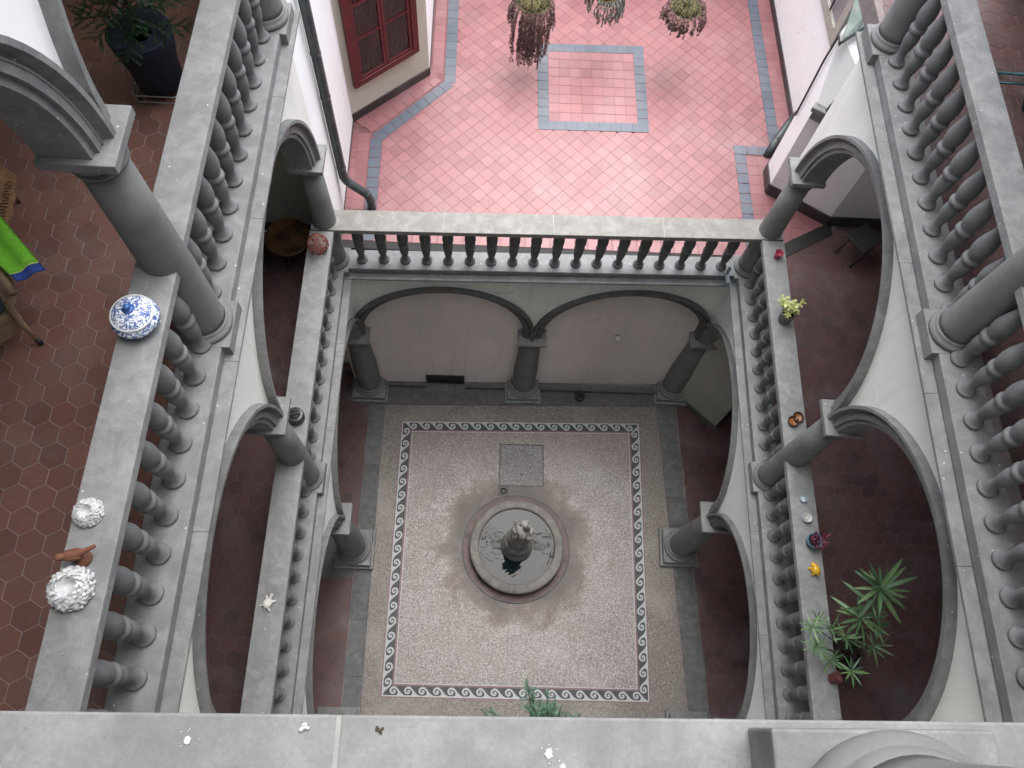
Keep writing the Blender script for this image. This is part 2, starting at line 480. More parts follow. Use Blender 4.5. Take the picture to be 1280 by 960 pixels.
# ------------------------------------------------------------------ arcades
def arcade(side, spring, zl, label, stilt=0.0, s_from=None, s_to=None, plast='cream', back=-.19, infill=None, bays=(0, 1), ext=None, joint=1):
    """wall with round arches between the columns; local frame: x along the side, y towards the yard"""
    t = thing('arcade_wall', label, 'arcade', (side.a.x, side.a.y, 0), side.rz)
    ztop = zl - .18
    F = .08
    s_from = -.0 if s_from is None else s_from
    s_to = side.L if s_to is None else s_to
    w = MB()
    def wallbox(a, b, z0, z1):
        w.box(a, b, back, F, z0, z1)
    for k in bays:
        c0, c1 = side.cols[k], side.cols[k + 1]
        r = (c1 - c0) / 2 - .17; cx = (c0 + c1) / 2
        Rw = r + .09
        zs = spring + stilt
        N = 40
        arc = [(cx - Rw * cos(pi * i / N), zs + Rw * sin(pi * i / N)) for i in range(N + 1)]
        arc = [(c0, spring), (cx - Rw, spring)] + arc + [(cx + Rw, spring), (c1, spring)]
        top = [(min(max(x, c0), c1), ztop) for x, z in arc]
        n = len(arc)
        vs = [(x, F, z) for x, z in arc] + [(x, F, z) for x, z in top] + [(x, back, z) for x, z in arc] + [(x, back, z) for x, z in top]
        fs = []
        for i in range(n - 1):
            fs.append((i, n + i, n + i + 1, i + 1))
            fs.append((2 * n + i, 2 * n + i + 1, 3 * n + i + 1, 3 * n + i))
            fs.append((i, i + 1, 2 * n + i + 1, 2 * n + i))
        w.add(vs, fs)
    if s_from < side.cols[bays[0]]: wallbox(s_from, side.cols[bays[0]], spring if ext is None else ext, ztop)
    if s_to > side.cols[bays[-1] + 1]: wallbox(side.cols[bays[-1] + 1], s_to, spring if ext is None else ext, ztop)
    link('spandrel_wall', w.mesh('spandrel_wall', plast), t)
    # moulded arch stones: fascia, second fascia, hollow, outer fillet
    for k in bays:
        c0, c1 = side.cols[k], side.cols[k + 1]
        r = (c1 - c0) / 2 - .17; cx = (c0 + c1) / 2
        zs = spring + stilt
        bk = back - .003
        prof = [(r, bk), (r, F + .008), (r + .046, F + .008), (r + .048, F + .036), (r + .092, F + .036), (r + .098, F + .044), (r + .106, F + .044), (r + .109, F + .022), (r + .124, F + .026),
                (r + .138, F + .044), (r + .146, F + .074), (r + .15, F + .088), (r + .182, F + .088), (r + .184, F - .02), (r + .1, F - .03), (r + .1, bk)]
        cuts = [0, .17, .36, .64, .83, 1] if k % 2 == 0 else [0, .2, .5, .8, 1]
        for ci in range(len(cuts) - 1):
            a0, a1 = cuts[ci] * pi + .0009, cuts[ci + 1] * pi - .0009
            n = max(3, int(40 * (cuts[ci + 1] - cuts[ci])))
            m = MB(); vs = []; P = len(prof)
            angs = [a0 + (a1 - a0) * i / n for i in range(n + 1)]
            rows = [(a, 0) for a in angs]
            if stilt and ci == 0: rows = [(0, -stilt)] + rows
            if stilt and ci == len(cuts) - 2: rows = rows + [(pi, -stilt)]
            for a, dz in rows:
                for rr, tt in prof:
                    x = cx - rr * cos(a)
                    vs.append((min(max(x, c0 + .0015), c1 - .0015), tt, zs + dz + rr * sin(a)))
            fs = [(j * P + i, j * P + (i + 1) % P, (j + 1) * P + (i + 1) % P, (j + 1) * P + i) for j in range(len(rows) - 1) for i in range(P)]
            fs += [tuple(range(P))[::-1], tuple((len(rows) - 1) * P + i for i in range(P))]
            m.add(vs, fs)
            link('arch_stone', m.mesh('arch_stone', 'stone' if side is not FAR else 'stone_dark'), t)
    if infill:
        m = MB(); m.box(side.cols[0] - .3, side.cols[2] + .3, -.30, -.075, 0.12, ztop)
        link('infill_wall', m.mesh('infill_wall', infill), t)
    return t

def cornice(side, parent, zl, s0, s1, cuts, matn, lead=False):
    zs = zl - .13
    F = .08
    prof = [(F - .3, zs), (.243, zs), (.25, zs - .006), (.25, zs - .035), (.236, zs - .042), (.225, zs - .05), (.19, zs - .06), (.16, zs - .09), (.15, zs - .12), (.12, zs - .125), (.115, zs - .15), (F - .3, zs - .15)]
    st = [s0] + cuts + [s1]
    for a, b in zip(st, st[1:]):
        m = MB(); P = len(prof)
        vs = [(a + .002, t, z) for t, z in prof] + [(b - .002, t, z) for t, z in prof]
        m.add(vs, [(i, i + P, (i + 1) % P + P, (i + 1) % P) for i in range(P)] + [tuple(range(P)), tuple(range(P, 2 * P))[::-1]])
        link('cornice_stone', m.mesh('cornice_stone', matn), parent)

def baluster_mesh(H):
    s = H / .84
    pr = [(.052, 0), (.056, .006), (.056, .028), (.052, .034), (.046, .04), (.036, .065), (.029, .1), (.028, .125), (.033, .165), (.041, .21), (.0465, .26), (.048, .30),
          (.046, .335), (.041, .36), (.040, .368), (.051, .375), (.055, .39), (.0555, .41), (.052, .425), (.042, .434), (.042, .44), (.049, .47), (.055, .51), (.0575, .55), (.0555, .60),
          (.048, .66), (.038, .715), (.031, .76), (.03, .785), (.04, .792), (.044, .8), (.044, .815), (.04, .82), (.05, .826), (.05, .84)]
    m = MB(); m.lathe([((r * 1.42 if r > .04 else r * 1.5), z * s) for r, z in pr], 20)
    me = m.mesh('baluster', 'balus')
    return me
BAL1 = baluster_mesh(R1 - .085 - Z1)
BAL2 = baluster_mesh(R2 - .085 - Z2)
BALF = BAL1.copy(); BALF.name = 'baluster'; BALF.materials.clear(); BALF.materials.append(M['stone_dark'])  # far balusters: shade on their near side put into the stone colour

def balustrade(side, zl, zr, label, s0, s1, breaks, bals, hw, off, k0=None, k1=None, group='balustrades', railmat='rail', kerbmat='stone', kf=.155, front=None, dark=False):
    t = thing('stone_balustrade', label, 'balustrade', (side.a.x, side.a.y, 0), side.rz, group)
    m = MB(); m.add(*kerb_geo(k0 if k0 is not None else s0, k1 if k1 is not None else s1, zl, kf))
    link('kerb', m.mesh('kerb', kerbmat), t)
    st = [s0] + breaks + [s1]
    for a, b in zip(st, st[1:]):
        fr_ = off + hw if front is None else front
        m = MB(); m.box(a + .003, b - .003, off - hw, fr_, zr - .085, zr)
        m.box(a + .006, b - .006, off - hw + .03, fr_ - .03, zr - .1, zr - .0855)
        link('rail_stone', m.mesh('rail_stone', railmat), t, bevel=.007)
        if side is FAR and a != s0:
            link('mortar_joint', MB().box(a - .0045, a + .0045, off - hw + .001, fr_ - .001, zr - .08, zr - .0015).mesh('mortar_joint', 'mortar'), t)
    me = BAL1 if zl == Z1 else BAL2
    for s in bals:
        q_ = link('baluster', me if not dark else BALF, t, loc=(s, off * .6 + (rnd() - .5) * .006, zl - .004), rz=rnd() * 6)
        q_.rotation_euler = ((rnd() - .5) * .012, (rnd() - .5) * .012, rnd() * 6)
        k_ = 1 + (rnd() - .5) * .05; q_.scale = (k_, k_, 1)
    return t
def kerb_geo(a, b, zl, kf):
    zl = zl - .004
    prof = [(-.17, zl), (kf - .008, zl), (kf, zl - .008), (kf, zl - .1), (kf - .012, zl - .105), (kf - .012, zl - .124), (-.17, zl - .124)]
    P = len(prof)
    vs = [(a, t, z) for t, z in prof] + [(b, t, z) for t, z in prof]
    return vs, [(i, i + P, (i + 1) % P + P, (i + 1) % P) for i in range(P)] + [tuple(range(P)), tuple(range(P, 2 * P))[::-1]]

# ground floor arcades
a = arcade(FAR, C0, Z1, 'far arcade with two blind round arches and a pinkish infill wall', stilt=.13, s_from=-.3, s_to=FAR.L + .3, plast='cream', infill='pinkwall')
cornice(FAR, a, Z1, -.25, FAR.L + .25, [.9, 2.1, 3.25, 4.55], 'lead')
a = arcade(LEFT, C0, Z1, 'ground floor arcade on the left side with two round arches', stilt=.02, s_from=.085, plast='white')
# (the left arcade's first bay starts behind the far wall)
cornice(LEFT, a, Z1, .252, LEFT.L - .08, [1.3, 2.6, 3.9, 5.1], 'stone')
a = arcade(RIGHT, C0, Z1, 'ground floor arcade on the right side with two round arches', stilt=.02, s_from=0, s_to=RIGHT.L - .085, plast='white')
cornice(RIGHT, a, Z1, .08, RIGHT.L - .252, [1.2, 2.5, 3.7, 5.0], 'stone')
# first floor
a = arcade(LEFT, C1, Z2, 'first floor arcade on the left carrying the upper balustrade', s_from=-.22, plast='cream')
cornice(LEFT, a, Z2, -.26, LEFT.L - .08, [.85, 2.2, 3.55, 4.9], 'stone')
a = arcade(RIGHT, C1, Z2, 'first floor arcade on the right carrying the upper balustrade', s_to=RIGHT.L + .2, plast='cream')
cornice(RIGHT, a, Z2, .08, RIGHT.L + .24, [1.3, 2.7, 3.95, 5.3], 'stone')
# second floor
a = arcade(LEFT, C2, Z3, 'second floor arcade with bold arch mouldings at the top left', s_from=-.22, plast='white')
cornice(LEFT, a, Z3, -.26, LEFT.L - .08, [1.6, 3.3], 'stone')
a = arcade(RIGHT, C2, Z3, 'second floor arcade above the right rail', s_to=RIGHT.L + .2, plast='white')
cornice(RIGHT, a, Z3, .08, RIGHT.L + .24, [1.6, 3.3], 'stone')
# near side under the viewpoint
a = arcade(NEAR, C0, Z1, 'ground floor arcade under the near ledge', s_from=-.3, s_to=NEAR.L + .3)
a = arcade(NEAR, C1, Z2, 'first floor arcade under the near ledge', s_from=-.3, s_to=NEAR.L + .3)
a = arcade(NEAR, C2, Z3, 'second floor arcade under the near ledge', s_from=-.3, s_to=NEAR.L + .3, plast='white')

# near top ledge of big slabs (own front line)
led = thing('stone_ledge', 'broad grey stone ledge across the bottom with white droppings', 'ledge', (0, 0, 0))
for a_, b_ in ((-2.6, -.241), (-.235, 2.2), (2.206, 4.4)):
    m = MB(); m.box(a_, b_, -.5, .0, Z3 - .17, Z3 - .128)
    link('ledge_stone', m.mesh('ledge_stone', 'ledge'), led, bevel=.005)
m = MB(); m.box(-2.6, 4.4, -.5, -.10, Z3 - .126, Z3 - .02)
link('kerb', m.mesh('kerb', 'stone'), led, bevel=.006)

link('mortar_joint', MB().box(-.2425, -.2335, -.5, -.001, Z3 - .165, Z3 - .129).mesh('mortar_joint', 'mortar'), led)
# ------------------------------------------------------------------ balustrades
def spaced(c0, c1, n, pad):
    return [c0 + pad + (c1 - c0 - 2 * pad) * i / (n - 1) for i in range(n)]
LB = spaced(LEFT.cols[0], LEFT.cols[1], 11, .27) + [LEFT.cols[1] + .195 + .268 * i for i in range(11)]
RB = spaced(RIGHT.cols[0], RIGHT.cols[1], 11, .25) + [RIGHT.cols[1] + .17 + .2805 * i for i in range(1, 11)] + [RIGHT.cols[1] + .19]
LB0 = [s for s in LB if s < LEFT.L - .15]
balustrade(LEFT, Z2, R2, 'second floor balustrade on the left with shells and a blue jar on its rail', -.0, LEFT.L - .16, [LEFT.cols[1]], LB0, .16, -.0136, k0=-.25, k1=LEFT.L - .16, kf=.145, front=.109)
balustrade(RIGHT, Z2, R2, 'second floor balustrade on the right with an empty rail', .16, RIGHT.L + 0, [RIGHT.cols[1]], [s for s in RB if s > .2], .16, -.0136, k0=.16, k1=RIGHT.L + .2, kf=.145, front=.09)
balustrade(LEFT, Z1, R1, 'first floor balustrade on the left with a wicker ball on its rail', 0.172, LEFT.L - .16, [LEFT.cols[1]], LB0, .166, -.008, k0=.16, k1=LEFT.L - .16, kf=.145, front=.139)
balustrade(RIGHT, Z1, R1, 'first floor balustrade on the right with potted plants on its rail', .16, RIGHT.L - 0.172, [RIGHT.cols[1]], [s for s in RB if s > .2], .166, -.008, k0=.16, k1=RIGHT.L - .16, kf=.145, front=.135)
FB = [(FR.x - (-1.70 + .3135 * i)) for i in range(-1, 19)]
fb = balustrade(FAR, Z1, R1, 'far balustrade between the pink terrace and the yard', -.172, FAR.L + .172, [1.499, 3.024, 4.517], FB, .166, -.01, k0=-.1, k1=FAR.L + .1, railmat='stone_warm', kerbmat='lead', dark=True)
balustrade(NEAR, Z2, R2, 'second floor balustrade under the near ledge', -.0, NEAR.L, [NEAR.cols[1]], spaced(0, NEAR.L, 21, .3), .16, -.08, kf=.12)
m = MB(); m.box(5.52, 5.56, -.0, .14, Z1, Z1 + .16); m.box(5.5, 5.58, .13, .17, Z1 - .02, Z1 + .05)

# ------------------------------------------------------------------ slabs, floors and tiles
def clip(poly, a, b, c):
    """keep the part of a convex polygon where a x + b y >= c"""
    out = []
    for i in range(len(poly)):
        p, q = poly[i - 1], poly[i]
        dp, dq = a * p[0] + b * p[1] - c, a * q[0] + b * q[1] - c
        if (dp >= 0) != (dq >= 0):
            t = dp / (dp - dq); out.append((p[0] + (q[0] - p[0]) * t, p[1] + (q[1] - p[1]) * t))
        if dq >= 0: out.append(q)
    return out
def area(p):
    return abs(sum(p[i - 1][0] * p[i][1] - p[i][0] * p[i - 1][1] for i in range(len(p)))) / 2
def hexfloor(parent_name, zt, order_pt, tilemat, planes, bounds, rad=.107, limit=300, base='grout', zb=None):
    """hexagon tiles cut by half planes; the tiles nearest the yard are single parts, the rest one field"""
    x0, x1, y0, y1 = bounds
    fl_ = struct(parent_name, MB().box(x0, x1, y0, y1, zt - .25 if zb is None else zb, zt - .004).mesh(parent_name, base))
    R = rad; w = R * sqrt(3); g = .0028 if tilemat == 'hex' else .0022
    hexp = [((R - g) * cos(pi / 2 + pi / 3 * i), (R - g) * sin(pi / 2 + pi / 3 * i)) for i in range(6)]
    def geo(hp):
        n = len(hp); cx = sum(p[0] for p in hp) / n; cy = sum(p[1] for p in hp) / n
        inner = [(cx + (x - cx) * .975, cy + (y - cy) * .975) for x, y in hp]
        vs = [(x, y, -.01) for x, y in hp] + [(x, y, -.0015) for x, y in hp] + [(x, y, 0) for x, y in inner]
        return vs, [(i, (i + 1) % n, (i + 1) % n + n, i + n) for i in range(n)] + [(i + n, (i + 1) % n + n, (i + 1) % n + 2 * n, i + 2 * n) for i in range(n)] + [tuple(range(2 * n, 3 * n))]
    vs, fs = geo(hexp)
    me = MB().add(vs, fs).mesh('hexagon_tile', tilemat)
    pts = []
    ny = int((y1 - y0) / (R * 1.5)) + 2; nx = int((x1 - x0) / w) + 2
    full = area(hexp)
    for j in range(ny):
        for i in range(nx):
            x = x0 + (i + .5 * (j % 2)) * w; y = y0 + j * R * 1.5
            hp = [(x + a_, y + b_) for a_, b_ in hexp]
            for pl in planes + [(1, 0, x0), (-1, 0, -x1), (0, 1, y0), (0, -1, -y1)]:
                hp = clip(hp, *pl)
                if len(hp) < 3: break
            if len(hp) < 3 or area(hp) < .08 * full: continue
            pts.append((x, y, None if area(hp) > .999 * full else [(p[0] - x, p[1] - y) for p in hp]))
    pts.sort(key=lambda p: order_pt(p))
    m = MB()
    for k, (x, y, cut) in enumerate(pts):
        dz = (rnd() - .5) * .0016
        v_, f_ = (vs, fs) if cut is None else geo(cut)
        if k < limit:
            o = link('hexagon_tile', me if cut is None else MB().add(v_, f_).mesh('hexagon_tile', tilemat), fl_, loc=(x, y, zt + dz))
            o.rotation_euler = ((rnd() - .5) * .006, (rnd() - .5) * .006, (rnd() - .5) * .012 if cut is None else 0)
        else:
            m.add([(a_ + x, b_ + y, c_ + zt + dz) for a_, b_, c_ in v_], f_)
    if m.v:
        link('hexagon_tile_field', m.mesh('hexagon_tile_field', tilemat), fl_)['kind'] = 'stuff'
    return fl_

PL = (-1, -.007, 2.09 + .06 - .007 * 6.095)          # left of the left column line
PR = (1, .027, 4.0305 + .06 + .027 * 6.24)           # right of the right column line
PR2 = (.54, -1, 4.717 * .54 - 6.62)                  # this side of the terrace threshold
hexfloor('loggia_floor', Z2 - .05, lambda p: abs(p[0] + 2.9) * 1.6 + abs(p[1] - 2.9) * .8, 'hex', [PL], (-4.9, -2.1, -1.5, 8.2))
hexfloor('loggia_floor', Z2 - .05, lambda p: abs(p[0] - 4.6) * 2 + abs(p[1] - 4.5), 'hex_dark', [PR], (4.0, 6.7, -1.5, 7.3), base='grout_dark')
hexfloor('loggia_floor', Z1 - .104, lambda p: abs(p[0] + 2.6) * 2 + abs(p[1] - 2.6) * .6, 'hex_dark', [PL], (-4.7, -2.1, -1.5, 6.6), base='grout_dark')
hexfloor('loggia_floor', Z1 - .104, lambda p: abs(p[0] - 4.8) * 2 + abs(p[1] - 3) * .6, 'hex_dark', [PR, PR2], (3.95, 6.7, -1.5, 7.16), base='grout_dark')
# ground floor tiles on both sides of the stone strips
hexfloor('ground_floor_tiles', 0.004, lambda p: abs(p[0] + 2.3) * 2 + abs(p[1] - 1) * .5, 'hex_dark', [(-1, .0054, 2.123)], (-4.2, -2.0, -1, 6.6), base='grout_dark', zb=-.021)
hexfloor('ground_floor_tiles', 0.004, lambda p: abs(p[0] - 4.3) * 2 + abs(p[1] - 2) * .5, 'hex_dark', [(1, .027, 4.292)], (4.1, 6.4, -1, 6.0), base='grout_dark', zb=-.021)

struct('shade_slab', MB().box(4.95, 6.9, 7.302, 8.9, Z2 - .3, Z2 - .07).mesh('shade_slab', 'dim'))  # unseen slab added to keep sky light off the loggia below
# ceilings and back walls of the loggias (they close the rooms behind the arches)
def wall(label, pts, z0, z1, matn, th=.15, cat='wall', skirt=None, name='wall', sh=.2, proud=.02):
    """wall running through plan points, visible face on the left hand of the run"""
    t = thing(name, label, cat, (0, 0, 0))
    m = MB()
    for (ax, ay), (bx, by) in zip(pts, pts[1:]):
        d = Vector((bx - ax, by - ay)).normalized(); nrm = Vector((d.y, -d.x)) * th
        m.prism([(ax, ay), (ax + nrm.x, ay + nrm.y), (bx + nrm.x, by + nrm.y), (bx, by)], z0, z1)
    link('plaster_face', m.mesh('plaster_face', matn), t)
    if skirt:
        for (ax, ay), (bx, by) in zip(pts, pts[1:]):
            d = Vector((bx - ax, by - ay)).normalized(); nrm = Vector((-d.y, d.x)) * proud
            L = (Vector((bx, by)) - Vector((ax, ay))).length
            n = max(1, int(L / .5))
            for i in range(n):
                p = Vector((ax, ay)) + d * (L * i / n + .001); q = Vector((ax, ay)) + d * (L * (i + 1) / n - .002)
                mm = MB(); mm.prism([tuple(p), tuple(q), tuple(q + nrm), tuple(p + nrm)][::-1], z0 + .001, z0 + sh)
                link('skirting_slab', mm.mesh('skirting_slab', skirt), t, bevel=.003)
    return t
def ceiling(name, x0, x1, y0, y1, z):
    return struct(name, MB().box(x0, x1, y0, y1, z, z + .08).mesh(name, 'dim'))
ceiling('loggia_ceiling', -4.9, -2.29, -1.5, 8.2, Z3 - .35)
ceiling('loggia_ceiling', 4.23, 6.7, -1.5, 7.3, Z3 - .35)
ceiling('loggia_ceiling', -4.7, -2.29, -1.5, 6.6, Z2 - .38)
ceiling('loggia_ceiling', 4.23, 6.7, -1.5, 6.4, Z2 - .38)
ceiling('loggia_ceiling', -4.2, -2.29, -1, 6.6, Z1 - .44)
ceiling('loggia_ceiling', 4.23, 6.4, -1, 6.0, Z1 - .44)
wall('white back wall of the upper left loggia behind the wicker chair', [(-4.7, -1.5), (-4.7, 8.2), (-2.3, 8.2)][::-1], Z2 - .05, Z3 - .3, 'ochre')
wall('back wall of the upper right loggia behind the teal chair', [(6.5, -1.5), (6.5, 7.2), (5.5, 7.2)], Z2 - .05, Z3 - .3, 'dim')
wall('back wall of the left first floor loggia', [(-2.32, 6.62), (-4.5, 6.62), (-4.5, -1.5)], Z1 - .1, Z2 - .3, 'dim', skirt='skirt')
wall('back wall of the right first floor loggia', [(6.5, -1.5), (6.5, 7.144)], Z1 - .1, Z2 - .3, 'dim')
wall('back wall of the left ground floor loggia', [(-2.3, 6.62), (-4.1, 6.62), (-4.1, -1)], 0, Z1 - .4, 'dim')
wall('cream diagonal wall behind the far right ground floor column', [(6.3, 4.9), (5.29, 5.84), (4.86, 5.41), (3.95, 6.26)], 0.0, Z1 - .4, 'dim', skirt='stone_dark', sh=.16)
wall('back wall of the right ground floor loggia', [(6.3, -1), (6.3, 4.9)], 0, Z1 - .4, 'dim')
wall('back wall of the near rooms on the ground floor', [(6.3, -2.6), (-4.1, -2.6)][::-1], 0, Z1 - .4, 'ochre')
wall('back wall of the near rooms on the first floor', [(6.3, -2.6), (-4.5, -2.6)][::-1], Z1 - .1, Z2 - .3, 'ochre')
wall('back wall of the near rooms on the second floor', [(6.3, -2.6), (-4.5, -2.6)][::-1], Z2 - .1, Z3 - .3, 'ochre')
ns = struct('near_floor', MB().box(-4.7, 6.7, -2.75, -.45, Z1 - .3, Z1 - .1).box(-4.7, 6.7, -2.75, -.45, Z2 - .3, Z2 - .1).box(-4.7, 6.7, -2.75, -.45, Z3 - .3, Z3 - .13).mesh('near_floor', 'grout'))

# top storey round three sides: floors, outer walls and the roof added out of view, eaves widened to shade the ledge
struct('top_floor', MB().box(-4.7, -2.29, -.45, 8.2, Z3 - .26, Z3 - .13).box(4.23, 6.7, -.45, 7.3, Z3 - .26, Z3 - .13).mesh('top_floor', 'grout'))
wall('outer wall of the top storey round the yard', [(6.55, 7.3), (6.55, -2.6), (-4.7, -2.6), (-4.7, 8.2)][::-1], Z3 - .3, 15.3, 'ochre', name='wall')
struct('shade_roof', MB().box(-5.2, -1.55, -3, 8.6, 15.3, 15.42).box(3.5, 7.0, -3, 8.8, 15.3, 15.42).box(-1.549, 3.499, -3, .45, 15.3, 15.42).mesh('shade_roof', plain('brown eaves boards', (.16, .11, .07), .9)))
for k, (p, q) in enumerate((((-1.6, 5.2, 15.2), (3.55, 6.6, 15.2)), ((-1.6, 6.8, 15.25), (3.55, 5.6, 15.25)))):
    P_, Q_ = Vector(p), Vector(q)
    pts = [P_.lerp(Q_, i / 12) - Vector((0, 0, .25 * sin(pi * i / 12))) for i in range(13)]
    tag(link('cable', MB().tube(pts, .035, 6).mesh('cable', 'black')), ('dark cable strung under the unseen eaves above the yard, nearer the terrace' if k else 'dark cable strung under the unseen eaves above the yard, mirrored in the basin'), 'cable')
# ground sheet
struct('ground', MB().box(-60, 60, -60, 80, -.3, -.022).mesh('ground', 'ground_stone'))
# yard floor
yard = struct('courtyard_floor', MB().prism([(-1.776, -1.5), (3.93, -1.5), (3.72, 5.86), (-1.79, 5.72)], -.02, 0).mesh('courtyard_floor', 'terrazzo_rim'))
struct('terrazzo_field', MB().prism([(-1.44, .30), (3.24, .26), (3.34, 5.47), (-1.415, 5.37)], .0, .004).mesh('terrazzo_field', 'terrazzo'))
# stone strips under the columns
strips = struct('paving_strip', MB().box(-2.9, 4.9, -1.6, 6.6, -.021, -.012).mesh('paving_strip', 'grout_dark'))
ys = [-1.5, -.4, .62, 1.56, 2.4, 3.3, 4.45, 5.72]
for a_, b_ in zip(ys, ys[1:]):
    link('paving_stone', MB().prism([(-2.12, a_ + .003), (-1.781, a_ + .003), (-1.787, b_ - .003), (-2.09, b_ - .003)], -.012, .004).mesh('paving_stone', 'ground_stone'), strips, bevel=.003)
ys = [-1.5, .2, 1.35, 2.3, 3.4, 3.95, 4.9, 5.86]
for a_, b_ in zip(ys, ys[1:]):
    fx = lambda y: 3.935 + (3.72 - 3.93) * y / 5.86
    link('paving_stone', MB().prism([(fx(a_), a_ + .003), (fx(a_) + .355, a_ + .003), (fx(b_) + .40, b_ - .003), (fx(b_), b_ - .003)], -.012, .004).mesh('paving_stone', 'ground_stone'), strips, bevel=.003)
xs = [-2.3, -1.787, -.4, .75, 2.0, 3.2, 3.724, 4.45]
for a_, b_ in zip(xs, xs[1:]):
    link('paving_stone', MB().prism([(a_ + .002, 5.727 + .024 * (a_ + 1.79)), (b_ - .002, 5.727 + .024 * (b_ + 1.79)), (b_ - .002, 6.3), (a_ + .002, 6.3)], -.012, .02).mesh('paving_stone', 'stone_dark'), strips, bevel=.004)
for x0 in (-2.75, -2.33 - .1):
    pass
link('paving_stone', MB().box(-4.1, -2.125, 2.3, 3.05, -.012, .009).mesh('paving_stone', 'ground_stone'), strips, bevel=.003)

# mosaic border: red line, white line, running waves on a dark band, red line, white line
OUT = [Vector(p) for p in ((-1.44, .30), (3.24, .26), (3.34, 5.47), (-1.415, 5.37))]
def inset(poly, d):
    n = len(poly); res = []
    for i in range(n):
        a_, b_, c_ = poly[i - 1], poly[i], poly[(i + 1) % n]
        d1 = (b_ - a_).normalized(); d2 = (c_ - b_).normalized()
        n1 = Vector((-d1.y, d1.x)); n2 = Vector((-d2.y, d2.x))
        k = d / (1 + n1.dot(n2))
        res.append(b_ + (n1 + n2) * k)
    return res
def ring(d0, d1, z0, z1, matn, nm):
    A = inset(OUT, d0); B = inset(OUT, d1); m = MB(); n = 4
    for i in range(n):
        j = (i + 1) % n
        m.prism([tuple(A[i]), tuple(A[j]), tuple(B[j]), tuple(B[i])], z0, z1)
    return link(nm, m.mesh(nm, matn), mos)
mos = thing('mosaic_border', 'mosaic border of white running waves on a dark band round the yard', 'mosaic')
ring(-.017, .0, 0, .0075, 'mred', 'red_outline')
ring(.0, .175, 0, .006, 'mdark', 'dark_band')
ring(.0, .022, .0062, .009, 'mwhite', 'white_outline')
ring(.178, .200, 0, .0075, 'mred', 'red_outline')
ring(.206, .219, 0, .0078, 'mwhite', 'white_outline')
def wave_mesh(Lw, H):
    m = MB(); z = .0092
    def P(u, v): return (u * Lw, v * H, z)
    # body: long back running down to the next wave
    back = [(1.28, .0), (1.1, .13), (.98, .27), (.88, .45), (.80, .62), (.70, .78), (.60, .86)]
    front = [(.30, .0), (.52, .02), (.66, .06), (.73, .16), (.74, .36), (.68, .55), (.57, .68)]
    vs = [P(*p) for p in back] + [P(*p) for p in front]
    n = len(back)
    m.add(vs, [(i, i + 1, n + i + 1, n + i) for i in range(n - 1)])
    # curl
    K = 26; vs = []
    cx, cy = .43, .49
    for i in range(K + 1):
        f = i / K; th = radians(40 + 415 * f)
        r = .345 * (1 - f) ** .75 + .045
        wd = .17 * (1 - f) ** .45 + .05 if f < .93 else .10
        for q in (-.5, .5):
            rr = r + q * wd
            vs.append((cx * Lw + rr * cos(th) * H * 1.12, cy * H + rr * sin(th) * H * 1.05, z + .0003))
    m.add(vs, [(2 * i, 2 * i + 1, 2 * i + 3, 2 * i + 2) for i in range(K)])
    o0 = len(m.v)
    for k in range(10):
        a_ = 2 * pi * k / 10
        m.v.append((cx * Lw + .085 * cos(a_) * H * 1.12, cy * H + .085 * sin(a_) * H * 1.05, z + .0005))
    m.f.append(tuple(range(o0, o0 + 10))); m.s.append(False); m.mi.append(0)
    # give the inlay real thickness: lower copy of everything as sides is not needed, it sits in the band
    return m.mesh('wave_inlay', 'mwhite')
A = inset(OUT, .018)
cnt = [18, 19, 18, 19]
for i in range(4):
    p, q = A[i], A[(i + 1) % 4]
    d = (q - p).normalized(); L = (q - p).length
    n = cnt[i]
    st = (L - .14) / n
    me = wave_mesh(st, .15)
    for k in range(n):
        pos_ = p + d * (.13 + (k) * st - st * .22)
        link('wave_inlay', me, mos, loc=(pos_.x, pos_.y, 0), rz=atan2(d.y, d.x))
# hatch and drain in the floor
hat = thing('floor_hatch', 'square grey terrazzo hatch set in the yard floor', 'hatch', (.965, 4.53, 0))
link('joint', MB().box(-.435, .435, -.43, .43, .004, .0062).mesh('joint', 'black'), hat)
link('hatch_cover', MB().box(-.415, .415, -.41, .41, .0045, .0105).mesh('hatch_cover', 'terrazzo_hatch'), hat, bevel=.002)
link('lifting_ring', MB().lathe([(.012, .011), (.02, .012), (.022, .014), (.014, .016)], 12, c=(0, -.2, 0)).mesh('lifting_ring', 'black'), hat)
dr = thing('floor_drain', 'small square dark iron drain beside the fountain', 'drain', (.62, 4.0, 0))
link('frame', MB().box(-.105, .105, -.1, .1, .004, .013).mesh('frame', 'black'), dr, bevel=.002)
link('grate', MB().lathe([(.06, .012), (.062, .015), (.03, .016), (.01, .016)], 16).mesh('grate', 'black'), dr)

# ------------------------------------------------------------------ fountain
FX, FY = .87, 2.90
ft = thing('fountain', 'round stone fountain basin with a tall pedestal statue', 'fountain', (FX, FY, 0))
link('floor_ring', MB().lathe([(1.015, .0), (1.015, .012), (.985, .013)], 72, cap=False).mesh('floor_ring', 'ground_stone'), ft)
link('red_ring', MB().lathe([(.985, .0), (.985, .0125), (.78, .0125), (.78, 0)], 72, cap=False, smooth=False).mesh('red_ring', plain('dull red ring', (.17, .105, .105), .6, .5, 5)), ft)
bas = MB().lathe([(.80, .0), (.80, .03), (.775, .06), (.765, .12), (.79, .165), (.84, .19), (.868, .205), (.874, .225), (.868, .25), (.85, .268), (.82, .276), (.75, .28), (.722, .276), (.705, .262), (.70, .24), (.69, .12), (.6, .05), (.0, .05)], 80, cap=False)
link('basin', bas.mesh('basin', stone_mat('fountain stone', (.20, .19, .175), (.26, .245, .23), (.34, .325, .31), specks=True, spec_amt=.5)), ft)
tw = NT('pool water')
